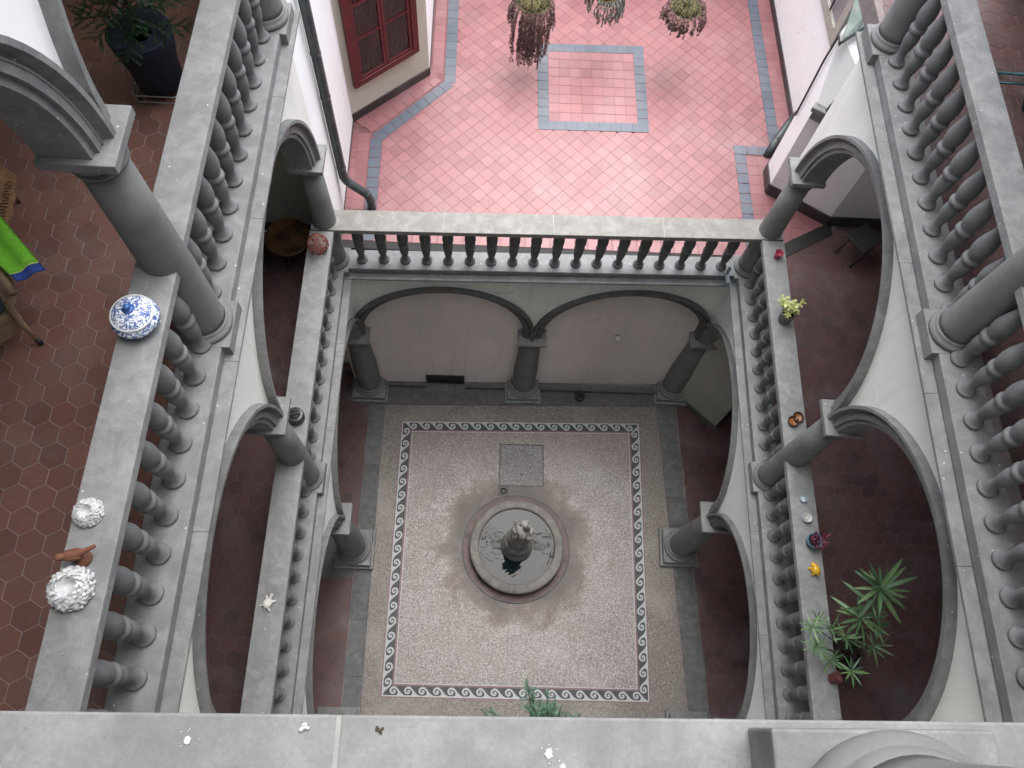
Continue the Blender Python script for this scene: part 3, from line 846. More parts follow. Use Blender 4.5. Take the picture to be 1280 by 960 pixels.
nz = tw.noise(2.2, 2, .5, .4)
wv = tw.n('ShaderNodeTexWave', wave_type='RINGS', rings_direction='SPHERICAL')
mp = tw.n('ShaderNodeMapping'); mp.inputs['Location'].default_value = (-.52, -2.95, 0)
tw.l(tw.pos.outputs['Position'], mp.inputs[0]); tw.l(mp.outputs[0], wv.inputs[0])
wv.inputs['Scale'].default_value = 5.5; wv.inputs['Distortion'].default_value = 1.2
tw.bump(tw.math('ADD', tw.math('MULTIPLY', nz, 2.0), tw.math('MULTIPLY', wv.outputs['Fac'], .10)), .24, .012)
M['water'] = tw.fin((.010, .017, .019), .02, IOR=1.33, Specular_IOR_Level=.19)
tw.b.inputs['Metallic'].default_value = 0
wat = MB(); wat.add([(.7 * cos(2 * pi * k / 64), .7 * sin(2 * pi * k / 64), .215) for k in range(64)], [tuple(range(64))])
link('water', wat.mesh('water', 'water'), ft)
ped = MB(); ped.lathe([(.20, .05), (.24, .1), (.285, .22), (.295, .28), (.285, .34), (.25, .38), (.235, .5), (.25, .56), (.252, .62), (.235, .68), (.2, .71), (.188, .95), (.208, 1.0), (.205, 1.05), (.18, 1.08), (.155, 1.12), (.145, 1.3), (.168, 1.36), (.17, 1.41), (.15, 1.45), (.12, 1.5), (.11, 1.6)], 36)
link('pedestal', ped.mesh('pedestal', stone_mat('pedestal stone', (.20, .19, .18), (.27, .26, .245), (.36, .35, .33), specks=True, spec_amt=.5)), ft)
# child with a fish: one lumpy carved body
st = MB()
st.ellipsoid((0, 0, 1.74), .115, .10, .17)
st.ellipsoid((.01, .01, 1.62), .14, .13, .09)
st.ellipsoid((.02, -.01, 2.02), .072, .075, .085)
st.tube([(.09, 0, 1.84), (.16, -.03, 1.78), (.13, -.12, 1.86)], [.04, .034, .028])
st.tube([(-.09, 0, 1.84), (-.15, -.05, 1.8), (-.10, -.14, 1.88)], [.04, .034, .028])
st.tube([(.05, -.02, 1.64), (.12, -.16, 1.66), (.12, -.16, 1.5)], [.06, .05, .035])
st.tube([(-.05, -.02, 1.64), (-.13, -.14, 1.66), (-.15, -.15, 1.5)], [.06, .05, .035])
st.tube([(.02, -.15, 1.8), (-.02, -.17, 1.92), (-.07, -.12, 2.02), (-.12, -.05, 2.1), (-.15, .02, 2.2)], [.07, .075, .06, .035, .02])
st.tube([(0, 0, 1.9), (.01, 0, 2.0)], [.06, .05])
so = link('statue', st.mesh('statue', stone_mat('statue marble', (.27, .26, .25), (.36, .35, .335), (.5, .49, .47), specks=False)), ft)
rm = so.modifiers.new('fuse', 'REMESH'); rm.mode = 'VOXEL'; rm.voxel_size = .014; rm.use_smooth_shade = True
for sx, dx in ((-1, -.36), (1, .40)):
    m = MB(); m.box(dx - .09, dx + .09, -.06, .06, .1, .235); m.box(dx - .07, dx + .06, -.04, .05, .235, .25)
    link('shell_bracket', m.mesh('shell_bracket', 'stone_dark'), ft, bevel=.02)

# ------------------------------------------------------------------ pink terrace
TZ = Z1 - .104
terr_poly = [(-2.15, 6.4), (4.45, 6.4), (5.6, 7.0), (5.4, 7.3), (4.6, 8.3), (5.2, 9.2), (5.2, 13.6), (-1.0, 13.6), (-.95, 9.8), (-2.15, 8.7)]
ter = struct('terrace_floor', MB().prism([(-2.2, 6.50), (4.3, 6.50), (4.6, 6.55), (5.7, 7.15), (6.2, 9), (6.2, 13.7), (-1.2, 13.7), (-1.1, 9.8), (-2.25, 8.9)], TZ - .3, TZ - .0125).mesh('terrace_floor', 'pinkgrout'))
struct('gutter', MB().box(-2.2, 4.4, 6.255, 6.5, TZ - .35, TZ - .16).box(-2.2, 4.25, 6.37, 6.4995, TZ - .16, TZ - .004).mesh('gutter', 'gutter'))
def sqtile(w, h=.012, g=.0011):
    a_ = w / 2 - g; b_ = a_ - .0015
    vs = [(x, y, -h) for x, y in ((-a_, -a_), (a_, -a_), (a_, a_), (-a_, a_))] + [(x, y, -.0015) for x, y in ((-a_, -a_), (a_, -a_), (a_, a_), (-a_, a_))] + [(x, y, 0) for x, y in ((-b_, -b_), (b_, -b_), (b_, b_), (-b_, b_))]
    return vs, [(i, (i + 1) % 4, (i + 1) % 4 + 4, i + 4) for i in range(4)] + [(i + 4, (i + 1) % 4 + 4, (i + 1) % 4 + 8, i + 8) for i in range(4)] + [(8, 9, 10, 11)]
T = .1865
tv, tf = sqtile(T)
tile_me = MB().add(tv, tf).mesh('floor_tile', 'pink')
strips_b = []      # blue strips: (p, q) centre lines
SL = [(-1.665, 6.5), (-1.69, 8.43), (-.575, 9.66), (-.60, 13.5)]
def seg_dist(p, a_, b_):
    ax, ay = a_; bx, by = b_; dx, dy = bx - ax, by - ay
    t = max(0, min(1, ((p[0] - ax) * dx + (p[1] - ay) * dy) / (dx * dx + dy * dy)))
    return math.hypot(p[0] - ax - dx * t, p[1] - ay - dy * t)
def inside(p, poly):
    c = False
    for i in range(len(poly)):
        (x1, y1), (x2, y2) = poly[i - 1], poly[i]
        if (y1 > p[1]) != (y2 > p[1]) and p[0] < (x2 - x1) * (p[1] - y1) / (y2 - y1) + x1: c = not c
    return c
fieldpoly = [(-1.60, 6.5), (4.12, 6.5), (4.14, 8.62), (4.72, 8.62), (4.72, 13.5), (-.5, 13.5), (-.49, 9.63), (-1.61, 8.40)]
ang = radians(45.5)
ca, sa = cos(ang), sin(ang)
cell = []
for i in range(-60, 60):
    for j in range(-60, 60):
        u, v = (i + .3) * T, (j + .1) * T
        x, y = 1.5 + u * ca - v * sa, 9.5 + u * sa + v * ca
        if 6.4 < y < 13.4 and -2.2 < x < 5.4:
            if inside((x, y), fieldpoly) or min(seg_dist((x, y), fieldpoly[k - 1], fieldpoly[k]) for k in range(8)) < .10:
                if y > 6.66 and not (.99 < x < 2.63 and 8.87 < y < 10.5): cell.append((x, y, ang, 0))
def border_run(a_, b_, n_off, mat_i, w=T, z=.0):
    A_ = Vector(a_); B_ = Vector(b_); d = (B_ - A_); L = d.length; d.normalize()
    n = max(1, round(L / w)); st_ = L / n
    nn = Vector((-d.y, d.x)) * n_off
    for k in range(n):
        p = A_ + d * (st_ * (k + .5)) + nn
        yield (p.x, p.y, atan2(d.y, d.x), mat_i, z)
blue = []; pinkb = []
ST = .165
def run(a_, b_, n_off, lst, w=T):
    for c in border_run(a_, b_, n_off, 0, w): lst.append(c)
tv2, tf2 = sqtile(ST)
for a_, b_ in zip(SL, SL[1:]):
    run(a_, b_, 0, blue)
run((-1.87, 6.5), (-1.885, 8.52), 0, pinkb); run((-2.055, 6.5), (-2.07, 8.6), 0, pinkb)
run((-1.85, 8.60), (-.78, 9.76), 0, pinkb); run((-1.985, 8.70), (-.85, 9.86), 0, pinkb)
run((-.79, 9.85), (-.80, 13.5), 0, pinkb)
run((4.80, 13.5), (4.80, 8.72), 0, blue); run((4.9, 8.545), (4.12, 8.545), 0, blue); run((4.19, 8.45), (4.19, 6.5), 0, blue)
run((4.985, 13.5), (4.985, 8.7), 0, pinkb); run((5.12, 13.5), (5.12, 8.7), 0, pinkb)
run((-1.58, 6.594), (4.10, 6.594), 0, pinkb)
for q in range(7):
    run((4.375 + .187 * q, 8.42), (4.375 + .187 * q, 6.52 + max(0, (q - 1.6)) * .1), 0, pinkb)
# centre square
SQ = [(.985, 8.86), (2.63, 8.905), (2.635, 10.62), (.975, 10.56)]
for k in range(4):
    run(SQ[k], SQ[(k + 1) % 4], 0, blue)
    blue.append((SQ[k][0], SQ[k][1], .02, 0, 0))
blue += [(4.19, 8.545, 0, 0, 0), (4.80, 8.545, 0, 0, 0)]
sqn = 8
for i in range(sqn):
    for j in range(sqn):
        fx_ = (i + .5) / sqn; fy_ = (j + .5) / sqn
        x = 1.07 + (2.545 - 1.07) * fx_; y = 8.95 + (10.5 - 8.95) * fy_ + .02 * fx_
        pinkb.append((x, y, .02, 0, 0))
tv3, tf3 = sqtile(.19)
def lay(cells, vs, fs, matn, dz, nm, limit):
    me = MB().add(vs, fs).mesh(nm, matn)
    cells = sorted(cells, key=lambda c: c[1] + abs(c[0] - 1) * .2)
    for c in cells[:limit]:
        o = link(nm, me, ter, loc=(c[0], c[1], TZ + dz + (rnd() - .5) * .0012), rz=c[2])
    if cells[limit:]:
        m = MB()
        for c in cells[limit:]:
            cc, ss = cos(c[2]), sin(c[2]); z0 = TZ + dz + (rnd() - .5) * .0012
            m.add([(c[0] + x * cc - y * ss, c[1] + x * ss + y * cc, z0 + z) for x, y, z in vs], fs)
        link(nm + '_field', m.mesh(nm + '_field', matn), ter)['kind'] = 'stuff'
# joints under the border tiles
def thclip(c):
    return .54 * c[0] - c[1] - (4.717 * .54 - 6.62) < -.06 or c[0] < 4.6
pinkb = [c for c in pinkb if c[1] > 6.66 + (c[0] - 4.6) * .5 or c[0] < 4.4]
lay(cell, tv, tf, 'pink', 0, 'floor_tile', 230)
lay(pinkb, *sqtile(.183), 'pink', .004, 'border_tile', 60)
lay(blue, *sqtile(.182), 'bluetile', .0075, 'blue_border_tile', 130)
m = MB()
def under(a_, b_, hw, z=.0024):
    A_ = Vector(a_); B_ = Vector(b_); d = (B_ - A_).normalized(); nn = Vector((-d.y, d.x)) * hw
    m.prism([tuple(A_ - nn), tuple(B_ - nn), tuple(B_ + nn), tuple(A_ + nn)], TZ - .01, TZ + z)
under((-1.87, 6.5), (-1.885, 8.55), .3, .0024); under((-1.84, 8.66), (-.77, 9.80), .22, .0026); under((-.79, 9.7), (-.8, 13.5), .22, .0028)
under((5.0, 13.5), (5.0, 8.62), .25, .0024); m.prism([(4.27, 8.45), (4.27, 6.5), (4.6, 6.58), (5.5, 7.15), (5.5, 8.45)], TZ - .01, TZ + .0026); under((-1.6, 6.595), (4.12, 6.595), .095, .0022)
m.prism([(.9, 8.77), (2.72, 8.81), (2.72, 10.7), (.89, 10.65)], TZ - .01, TZ + .0026)
link('joint_bed', m.mesh('joint_bed', 'pinkgrout'), ter)

# walls round the terrace
wall('white wall with the dark downpipe at the top left', [(-2.085, 8.747), (-2.06, 6.29)], TZ, 11.5, 'white', th=.25, skirt='skirt', sh=.05, proud=.012)
A45, B45 = Vector((-2.092, 8.747)), Vector((-.92, 9.825))
d45 = (B45 - A45).normalized(); n45 = Vector((d45.y, -d45.x))
w45 = wall('pale yellow diagonal wall holding the dark red window', [tuple(B45), tuple(A45)], TZ, 9.5, 'ochre', th=.2, skirt='skirt', sh=.16)
wall('narrow white wall behind the diagonal window wall', [(-.95, 13.6), tuple(B45)], TZ, 9.5, 'white', th=.2, skirt='skirt', sh=.08, proud=.015)
wall('end wall of the terrace beyond the hanging plants', [(5.3, 13.6), (-1.1, 13.6)], TZ, 9.0, 'white', th=.2, skirt='skirt', sh=.1)
wr = wall('white wall on the right side of the pink terrace', [(5.14, 8.6), (5.14, 13.6)], TZ, 10.0, 'white', th=.25, skirt='skirt', sh=.14)
wp = wall('white pier and diagonal wall at the right end of the terrace', [(6.5, 7.144), (5.406, 7.144), (4.529, 7.709), (4.55, 8.12), (5.13, 8.9)], TZ, 7.44, 'white', th=.2, skirt='skirt', sh=.22, proud=.02)
bpy.data.objects.remove([c for c in wp.children if c.name.startswith('plaster_face')][0])
m = MB()
base = [(4.529, 7.709, 6.62), (4.55, 8.12, 7.44), (5.13, 8.9, 7.6), (6.5, 9.0, 7.6), (6.5, 7.144, 6.9), (5.406, 7.144, 6.62)]
vs = [(x, y, TZ) for x, y, z in base] + [(x, y, z) for x, y, z in base]
m.add(vs, [(i_, i_ + 6, (i_ + 1) % 6 + 6, (i_ + 1) % 6) for i_ in range(6)] + [tuple(range(6)), (6, 11, 7), (7, 11, 8), (8, 11, 10), (8, 10, 9)])
link('plaster_face', m.mesh('plaster_face', 'white'), wp)
# corbel on the pier, and a dark arc for the shade of its arch recess
m = MB(); m.box(-.13, .16, -.10, .12, 6.52, 6.60); m.box(-.1, .12, -.07, .1, 6.38, 6.52)
link('corbel', m.mesh('corbel', 'stone'), wp, loc=(4.62, 7.66, 0), rz=-.57, bevel=.008)
m = MB()
for i in range(9):
    a0 = pi / 2 * i / 9; a1 = pi / 2 * (i + 1) / 9
    m.obox((.08 + .42 - .42 * cos((a0 + a1) / 2), -.03, 6.6 + .42 * sin((a0 + a1) / 2)), (.035 * cos(a0), 0, -.035 * sin(a0)), (0, .03, 0), (.04 * sin(a0), 0, .05 * cos(a0)))
link('recess_shade', m.mesh('recess_shade', 'stone_dark'), wp, loc=(4.62, 7.66, 0), rz=-.57)
# threshold
th = thing('threshold', 'dark stone threshold between pink terrace and right loggia', 'threshold')
link('step', MB().prism([(4.25, 6.28), (4.72, 6.52), (5.5, 6.96), (5.5, 7.143), (5.40, 7.143), (4.70, 6.76), (4.25, 6.51)], TZ - .12, TZ + .012).mesh('step', 'black'), th, bevel=.004)

# copper canopy
cp = thing('copper_canopy', 'small green copper canopy over the pier beside the upper right balustrade', 'canopy')
m = MB()
quad = [(4.50, 7.90, 7.50), (5.20, 8.46, 7.50), (6.0, 9.6, 7.95), (4.93, 9.2, 7.95)]
m.add(quad + [(x, y, z - .03) for x, y, z in quad], [(0, 1, 2, 3), (7, 6, 5, 4), (0, 4, 5, 1), (1, 5, 6, 2), (2, 6, 7, 3), (3, 7, 4, 0)])
link('copper_sheet', m.mesh('copper_sheet', 'copper'), cp)
link('fascia_board', MB().tube([(4.50, 7.90, 7.455), (5.20, 8.46, 7.455)], .02, 4, smooth=False).mesh('fascia_board', 'black'), cp)
for f in (.33, .66):
    a0 = Vector(quad[0]).lerp(Vector(quad[1]), f); a1 = Vector(quad[3]).lerp(Vector(quad[2]), f)
    link('seam', MB().tube([a0 + Vector((0, 0, .012)), a1 + Vector((0, 0, .012))], .012, 6).mesh('seam', 'copper'), cp)

# cable along the pier edge
tag(link('cable', MB().tube([(4.52, 8.06, 6.0), (4.515, 8.09, 7.0), (4.52, 8.06, 7.42), (4.50, 7.9, 7.42)], .014, 6).mesh('cable', 'black')), 'thin black cable running up the edge of the white pier', 'cable')

# downpipes
def pipe(label, pts, r, brackets):
    t = thing('downpipe', label, 'drainpipe')
    link('pipe', MB().tube(pts, r, 16).mesh('pipe', 'pipe'), t)
    for p, ax in brackets:
        m = MB(); m.lathe([(r + .001, -.012), (r + .006, -.011), (r + .006, .011), (r + .001, .012)], 16, c=p, ax=ax, cap=False)
        link('clamp', m.mesh('clamp', 'pipe'), t)
    return t
PX, PY = -1.99, 7.12
pp = [(PX, PY, 11.4), (PX, PY, 8), (PX, PY, 5.42), (PX + .005, PY - .005, 5.34), (PX + .03, PY - .01, 5.27), (PX + .09, PY - .02, 5.2), (PX + .24, PY - .03, 5.06), (PX + .30, PY - .03, 4.99), (PX + .33, PY - .03, 4.92), (PX + .34, PY - .03, 4.83), (PX + .34, PY - .03, TZ + .0)]
pipe('dark greenish downpipe running down the white wall at the top left', pp, .062, [((PX, PY, z), (0, 0, 1)) for z in (5.55, 6.9, 7.6, 8.4)] + [((PX + .3, PY - .03, 5.0), (1, 0, -1)), ((PX + .34, PY - .03, 4.84), (0, 0, 1))])
tag(link('cable', MB().tube([(PX - .07, PY - .06, 8.6), (PX - .08, PY - .08, 6.5), (PX - .075, PY - .1, 5.4), (PX - .06, PY - .09, 5.15), (PX - .08, PY - .13, 5.0), (PX - .085, PY - .2, 5.2)], .008, 5).mesh('cable', 'white')), 'thin white cable hanging beside the left downpipe', 'cable')
pipe('short black drainpipe elbow at the right end of the terrace', [(5.05, 8.92, 7.3), (5.05, 8.92, 5.15), (5.0, 8.94, 5.02), (4.93, 8.86, 4.93), (4.72, 8.58, 4.83), (4.66, 8.48, 4.78), (4.64, 8.45, TZ)], .062, [((4.75, 8.62, 4.845), (1, 1.2, .4))])

# ------------------------------------------------------------------ red window in the diagonal wall
wi = thing('window', 'dark red casement window with iron lattice behind its panes', 'window', (A45.x, A45.y, 0), atan2(d45.y, d45.x))
Wm = wi  # local x along wall, y: +into the wall
yf = -.062
zb, zt_, s0, s1 = 5.335, 7.35, .11, 1.36
m = MB()
def fr(x0, x1, z0, z1, y0=yf - .02, y1=yf + .05): m.box(x0, x1, y0, y1, z0, z1)
fr(s0, s1, zb, zb + .10); fr(s0, s1, zt_ - .1, zt_); fr(s0, s0 + .115, zb + .1, zt_ - .1); fr(s1 - .115, s1, zb + .1, zt_ - .1)
link('frame', m.mesh('frame', 'redpaint'), wi, bevel=.006)
for c0, c1 in ((s0 + .12, .733), (.739, s1 - .12)):
    m = MB(); z0, z1 = zb + .105, zt_ - .105
    e = .05
    m.box(c0, c1, yf - .005, yf + .035, z0, z0 + e); m.box(c0, c1, yf - .005, yf + .035, z1 - e, z1)
    m.box(c0, c0 + e, yf - .005, yf + .035, z0 + e, z1 - e); m.box(c1 - e, c1, yf - .005, yf + .035, z0 + e, z1 - e)
    ca_ = link('casement', m.mesh('casement', 'redpaint'), wi, bevel=.004)
    for zz in (6.16, 6.72):
        link('glazing_bar', MB().box(c0 + e, c1 - e, yf + .0, yf + .03, zz - .018, zz + .018).mesh('glazing_bar', 'redpaint'), ca_)
    for za, zc in ((z0 + e, 6.142), (6.178, 6.702), (6.738, z1 - e)):
        link('pane', MB().box(c0 + e, c1 - e, yf + .012, yf + .016, za, zc).mesh('pane', 'glass_') if 'glass_' in M else MB().box(c0 + e, c1 - e, yf + .012, yf + .016, za, zc).mesh('pane', M.setdefault('glass_', (lambda t: t.fin((.9, .92, .92), .02, Transmission_Weight=1.0, IOR=1.3))(NT('window glass')))), ca_)
# iron lattice behind the glass; the blind is a dark sheet for the unlit room
m = MB()
for k in range(13):
    x = s0 + .15 + k * .08
    m.box(x - .004, x + .004, yf + .028, yf + .036, zb + .1, zt_ - .1)
for k in range(18):
    z = zb + .16 + k * .1
    pts = [(s0 + .12 + i * .04, yf + .034, z + .035 * (1 if (i + k) % 2 else -1)) for i in range(27)]
    m.tube(pts, .0055, 4)
link('iron_lattice', m.mesh('iron_lattice', plain('grey iron', (.10, .10, .105), .5)), wi)
link('blind', MB().box(s0 + .05, s1 - .05, yf + .042, yf + .05, zb + .05, zt_ - .05).mesh('blind', plain('dark room sheet', (.03, .022, .02), .9)), wi)
# stone framed window at the top right, on the right terrace wall
rw = thing('window', 'stone framed window high in the right terrace wall', 'window')
m = MB(); X5 = 5.14
m.box(X5 - .05, X5 + .02, 9.15, 9.33, 6.25, 8.4); m.box(X5 - .05, X5 + .02, 9.33, 10.6, 6.25, 6.43); m.box(X5 - .05, X5 + .02, 10.42, 10.6, 6.43, 8.4)
link('stone_surround', m.mesh('stone_surround', plain('pale limestone', (.55, .52, .46), .8)), rw, bevel=.006)
link('pane', MB().box(X5 - .012, X5 - .006, 9.33, 10.42, 6.43, 8.4).mesh('pane', plain('grey window pane', (.35, .36, .38), .2)), rw)
for y_ in (9.7, 10.05):
    link('iron_bar', MB().tube([(X5 - .05, y_, 6.44), (X5 - .05, y_, 8.3)], .014, 6).mesh('iron_bar', 'black'), rw)

# wall fittings on the ground floor far wall
fy = 6.0
vn = thing('wall_vent', 'low rectangular dark vent at the foot of the far wall', 'vent', (-.59, 6.175, 0))
link('opening', MB().box(-.38, .38, -.012, .02, .14, .47).mesh('opening', 'gutter'), vn)
for z in (.2, .27, .34, .41):
    link('louvre', MB().box(-.37, .37, -.03, -.013, z - .012, z + .012).mesh('louvre', 'black'), vn)
sk = thing('skirting', 'dark stone skirting along the foot of the far wall', 'skirting')
for a_, b_ in ((-1.9, -1.0), (-.19, .6), (1.3, 2.3), (2.31, 3.75)):
    link('skirting_slab', MB().box(a_, b_, 6.10 + .0, 6.165, .02, .13).mesh('skirting_slab', 'stone_dark'), sk, bevel=.003)
lp = thing('wall_lamp', 'small round white lamp on the far wall under the right arch', 'lamp', (2.49, 6.2, 2.45))
link('globe', MB().ellipsoid((0, -.07, 0), .055, .055, .055).mesh('globe', 'porcelain'), lp)
link('mount', MB().lathe([(.04, 0), (.045, .01), (.03, .03), (.015, .05)], 12, c=(0, .0, 0), ax=(0, -1, 0)).mesh('mount', 'stone'), lp)
bp = thing('flower_pot', 'small black pot on the floor at the foot of the far wall', 'pot', (2.13, 5.98, .02))
link('pot', MB().lathe([(.07, 0), (.08, .02), (.1, .16), (.1, .18), (.08, .17)], 16).mesh('pot', 'black'), bp)
link('cup_of_soil', MB().lathe([(.085, .165), (.04, .175), (.01, .18)], 12).mesh('cup_of_soil', 'soil'), bp)

# small metal device on the far kerb
dv = thing('metal_clip', 'small bluish metal clip on the far kerb near the right corner', 'clip', (3.70, 6.10, Z1))
link('plate', MB().box(-.03, .03, -.16, .04, .0, .03).mesh('plate', M.setdefault('zinc', plain('bluish zinc', (.30, .38, .42), .4))), dv, bevel=.004)
link('hook', MB().box(-.018, .018, -.02, .03, .03, .2).mesh('hook', 'zinc'), dv, bevel=.004)
link('lip', MB().box(-.03, .03, -.18, -.161, -.04, .06).mesh('lip', 'zinc'), dv, bevel=.004)

# ------------------------------------------------------------------ things on the left upper rail
def gloss(name, c, r=.25, **kw):
    return NT(name).fin(c, r, **kw)
def bluewhite():
    t = NT('blue and white glaze')
    n1 = t.noise(16, 3, .55, 2.2)
    n2 = t.noise(34, 2, .5, 1.2)
    f = t.math('MULTIPLY', t.ramp(n1, [(.47, 0), (.50, 1), (.57, 1), (.60, .0)]), 1.0)
    g = t.ramp(n2, [(.56, 0), (.60, 1)])
    col = t.mix(f, (.78, .82, .84), (.03, .075, .30))
    col = t.mix(t.math('MULTIPLY', g, .85), col, (.05, .12, .36))
    return t.fin(col, .15)
M['glaze'] = bluewhite()
M['blueglaze'] = gloss('deep blue glaze', (.05, .13, .36), .15)
j = thing('lidded_jar', 'round blue and white porcelain jar with a lid on the upper left rail', 'jar', (-2.165, 2.30, R2))
link('body', MB().lathe([(.075, 0), (.085, .004), (.1, .015), (.135, .045), (.152, .075), (.148, .105), (.128, .125), (.125, .13)], 40).mesh('body', 'glaze'), j)
link('rim', MB().lathe([(.126, .126), (.136, .13), (.137, .138), (.128, .143), (.118, .14)], 40, cap=False).mesh('rim', 'porcelain'), j)
ld = link('lid', MB().lathe([(.126, .138), (.122, .145), (.1, .165), (.065, .183), (.035, .19)], 40).mesh('lid', 'glaze'), j)
link('knob', MB().lathe([(.036, .188), (.038, .193), (.02, .197), (.013, .205), (.02, .216), (.021, .226), (.013, .234), (.004, .236)], 20).mesh('knob', 'blueglaze'), ld)

def coral(label, p, R, seed):
    """white porcelain holder made of many ruffled petals round a hollow"""
    random.seed(seed)
    t = thing('porcelain_flower', label, 'candle holder', p, rnd() * 6, 'white porcelain flowers on the rail')
    link('bowl', MB().lathe([(R * .7, 0), (R * .85, R * .2), (R * .8, R * .55), (R * .5, R * .8), (R * .42, R * .78), (R * .36, R * .45), (.005, R * .4)], 28).mesh('bowl', 'porcelain'), t)
    m = MB(); n = 150
    for k in range(n):
        v = 1 - 1.0 * (k + .5) / n * 1.05
        ph = k * 2.39996 + random.uniform(-.1, .1)
        el = math.asin(max(-.05, v))
        if el > 1.05: continue
        d = Vector((cos(ph) * cos(el), sin(ph) * cos(el), sin(el)))
        c = Vector((d.x * R * .86, d.y * R * .86, R * .12 + d.z * R * .78))
        up = Vector((0, 0, 1)); x = d.cross(up)
        x = x.normalized() if x.length > .01 else Vector((1, 0, 0))
        y = x.cross(d).normalized()
        s = R * random.uniform(.16, .24); tw = random.uniform(-.8, .8)
        x, y = x * cos(tw) + y * sin(tw), y * cos(tw) - x * sin(tw)
        tip = c + d * R * random.uniform(.14, .26)
        vs = [c + x * s + d * .1 * R, c + y * s * .8 + d * .16 * R, c - x * s + d * .1 * R, c - y * s * .8, tip, c - d * R * .1]
        m.add(vs, [(0, 1, 4), (1, 2, 4), (2, 3, 4), (3, 0, 4), (1, 0, 5), (2, 1, 5), (3, 2, 5), (0, 3, 5)])
    link('petals', m.mesh('petals', 'porcelain'), t)['kind'] = 'stuff'
    return t
coral('smaller white porcelain flower, above the clay bird', (-2.205, 1.055, R2), .084, 3)
coral('larger white porcelain flower, below the clay bird', (-2.195, .625, R2), .122, 5)
random.seed(11)
b = thing('clay_bird', 'small terracotta bird on a round base between the white porcelain flowers', 'figurine', (-2.20, .80, R2), radians(14))
link('base', MB().lathe([(.048, 0), (.05, .01), (.045, .028), (.02, .036), (.012, .06)], 20, c=(.02, -.01, 0)).mesh('base', 'terracotta'), b)
m = MB(); m.ellipsoid((-.01, 0, .085), .062, .032, .034); m.ellipsoid((-.066, -.002, .105), .026, .022, .023)
m.tube([(-.085, -.002, .105), (-.112, -.004, .1)], [.009, .002], 6)
m.tube([(.03, 0, .09), (.075, .008, .1), (.125, .02, .108)], [.024, .015, .012], 8)
bo = link('body', m.mesh('body', 'terracotta'), b)
r_ = bo.modifiers.new('fuse', 'REMESH'); r_.mode = 'VOXEL'; r_.voxel_size = .004; r_.use_smooth_shade = True
for sy in (-1, 1):
    link('wing', MB().ellipsoid((.0, .026 * sy, .092), .045, .009, .02, 10, 6).mesh('wing', 'terracotta'), b)

# ------------------------------------------------------------------ things on the left lower rail
M['redwicker'] = leaf_mat('reddish wicker', (.14, .035, .03), (.25, .07, .055), (.35, .12, .09), .6)
wb = thing('wicker_ball', 'reddish brown ball of woven twigs on the lower left rail', 'ball', (-2.10, 5.62, R1 + .142))
for k in range(24):
    ax = Vector((random.gauss(0, 1), random.gauss(0, 1), random.gauss(0, 1))).normalized()
    x = ax.orthogonal().normalized(); y = ax.cross(x)
    off = random.uniform(-.35, .35); rr = .138 * sqrt(1 - off * off)
    pts = [ax * off * .138 + (x * cos(2 * pi * i / 26) + y * sin(2 * pi * i / 26)) * rr * (1 + .02 * sin(5 * i)) for i in range(27)]
    link('twig', MB().tube(pts, .0038, 5, cap=False).mesh('twig', 'redwicker'), wb)
bk = thing('black_pot', 'squat black pot with a slotted lid behind the left column capital', 'pot', (-2.11, 3.25, R1), .2)
link('body', MB().lathe([(.085, 0), (.098, .01), (.1, .06), (.098, .12), (.09, .128), (.06, .13)], 32).mesh('body', M.setdefault('darkpot', plain('dark glazed clay', (.05, .055, .06), .35, .3, 20))), bk)
link('lid', MB().lathe([(.058, .125), (.056, .134), (.02, .137), (.004, .137)], 28).mesh('lid', M.setdefault('mouthdark', plain('black mouth', (.015, .012, .012), .6))), bk)
link('handle', MB().box(-.05, .05, -.009, .009, .136, .156).mesh('handle', 'darkpot'), bk, bevel=.004)
tt = thing('stone_turtle', 'small white turtle figurine lying on the lower left rail', 'figurine', (-2.165, 1.10, R1), 1.1)
m = MB(); m.ellipsoid((0, 0, .03), .06, .05, .032); m.tube([(.04, 0, .03), (.085, .004, .045)], [.018, .014], 8); m.ellipsoid((.092, .004, .048), .02, .016, .015)
for sx, sy in ((1, 1), (1, -1), (-1, 1), (-1, -1)): m.tube([(.035 * sx, .03 * sy, .02), (.062 * sx, .062 * sy, .012)], [.016, .01], 8)
m.tube([(-.05, 0, .02), (-.085, -.004, .012)], [.01, .003], 6)
to = link('body', m.mesh('body', plain('white stone', (.62, .60, .56), .7)), tt)
r_ = to.modifiers.new('fuse', 'REMESH'); r_.mode = 'VOXEL'; r_.voxel_size = .005; r_.use_smooth_shade = True

# ------------------------------------------------------------------ things on the right lower rail
def glassmat(name, c): return NT(name).fin(c, .08, Transmission_Weight=.35, IOR=1.45)
rc = thing('glass_cup', 'small red glass cup on the right rail by the corner column', 'cup', (4.06, 5.80, R1))
M['redglass'] = glassmat('red glass', (.42, .05, .09))
link('cup', MB().lathe([(.04, 0), (.046, .005), (.045, .05), (.038, .06), (.05, .07), (.058, .115), (.052, .115), (.044, .075), (.03, .06), (.005, .058)], 28).mesh('cup', 'redglass'), rc)

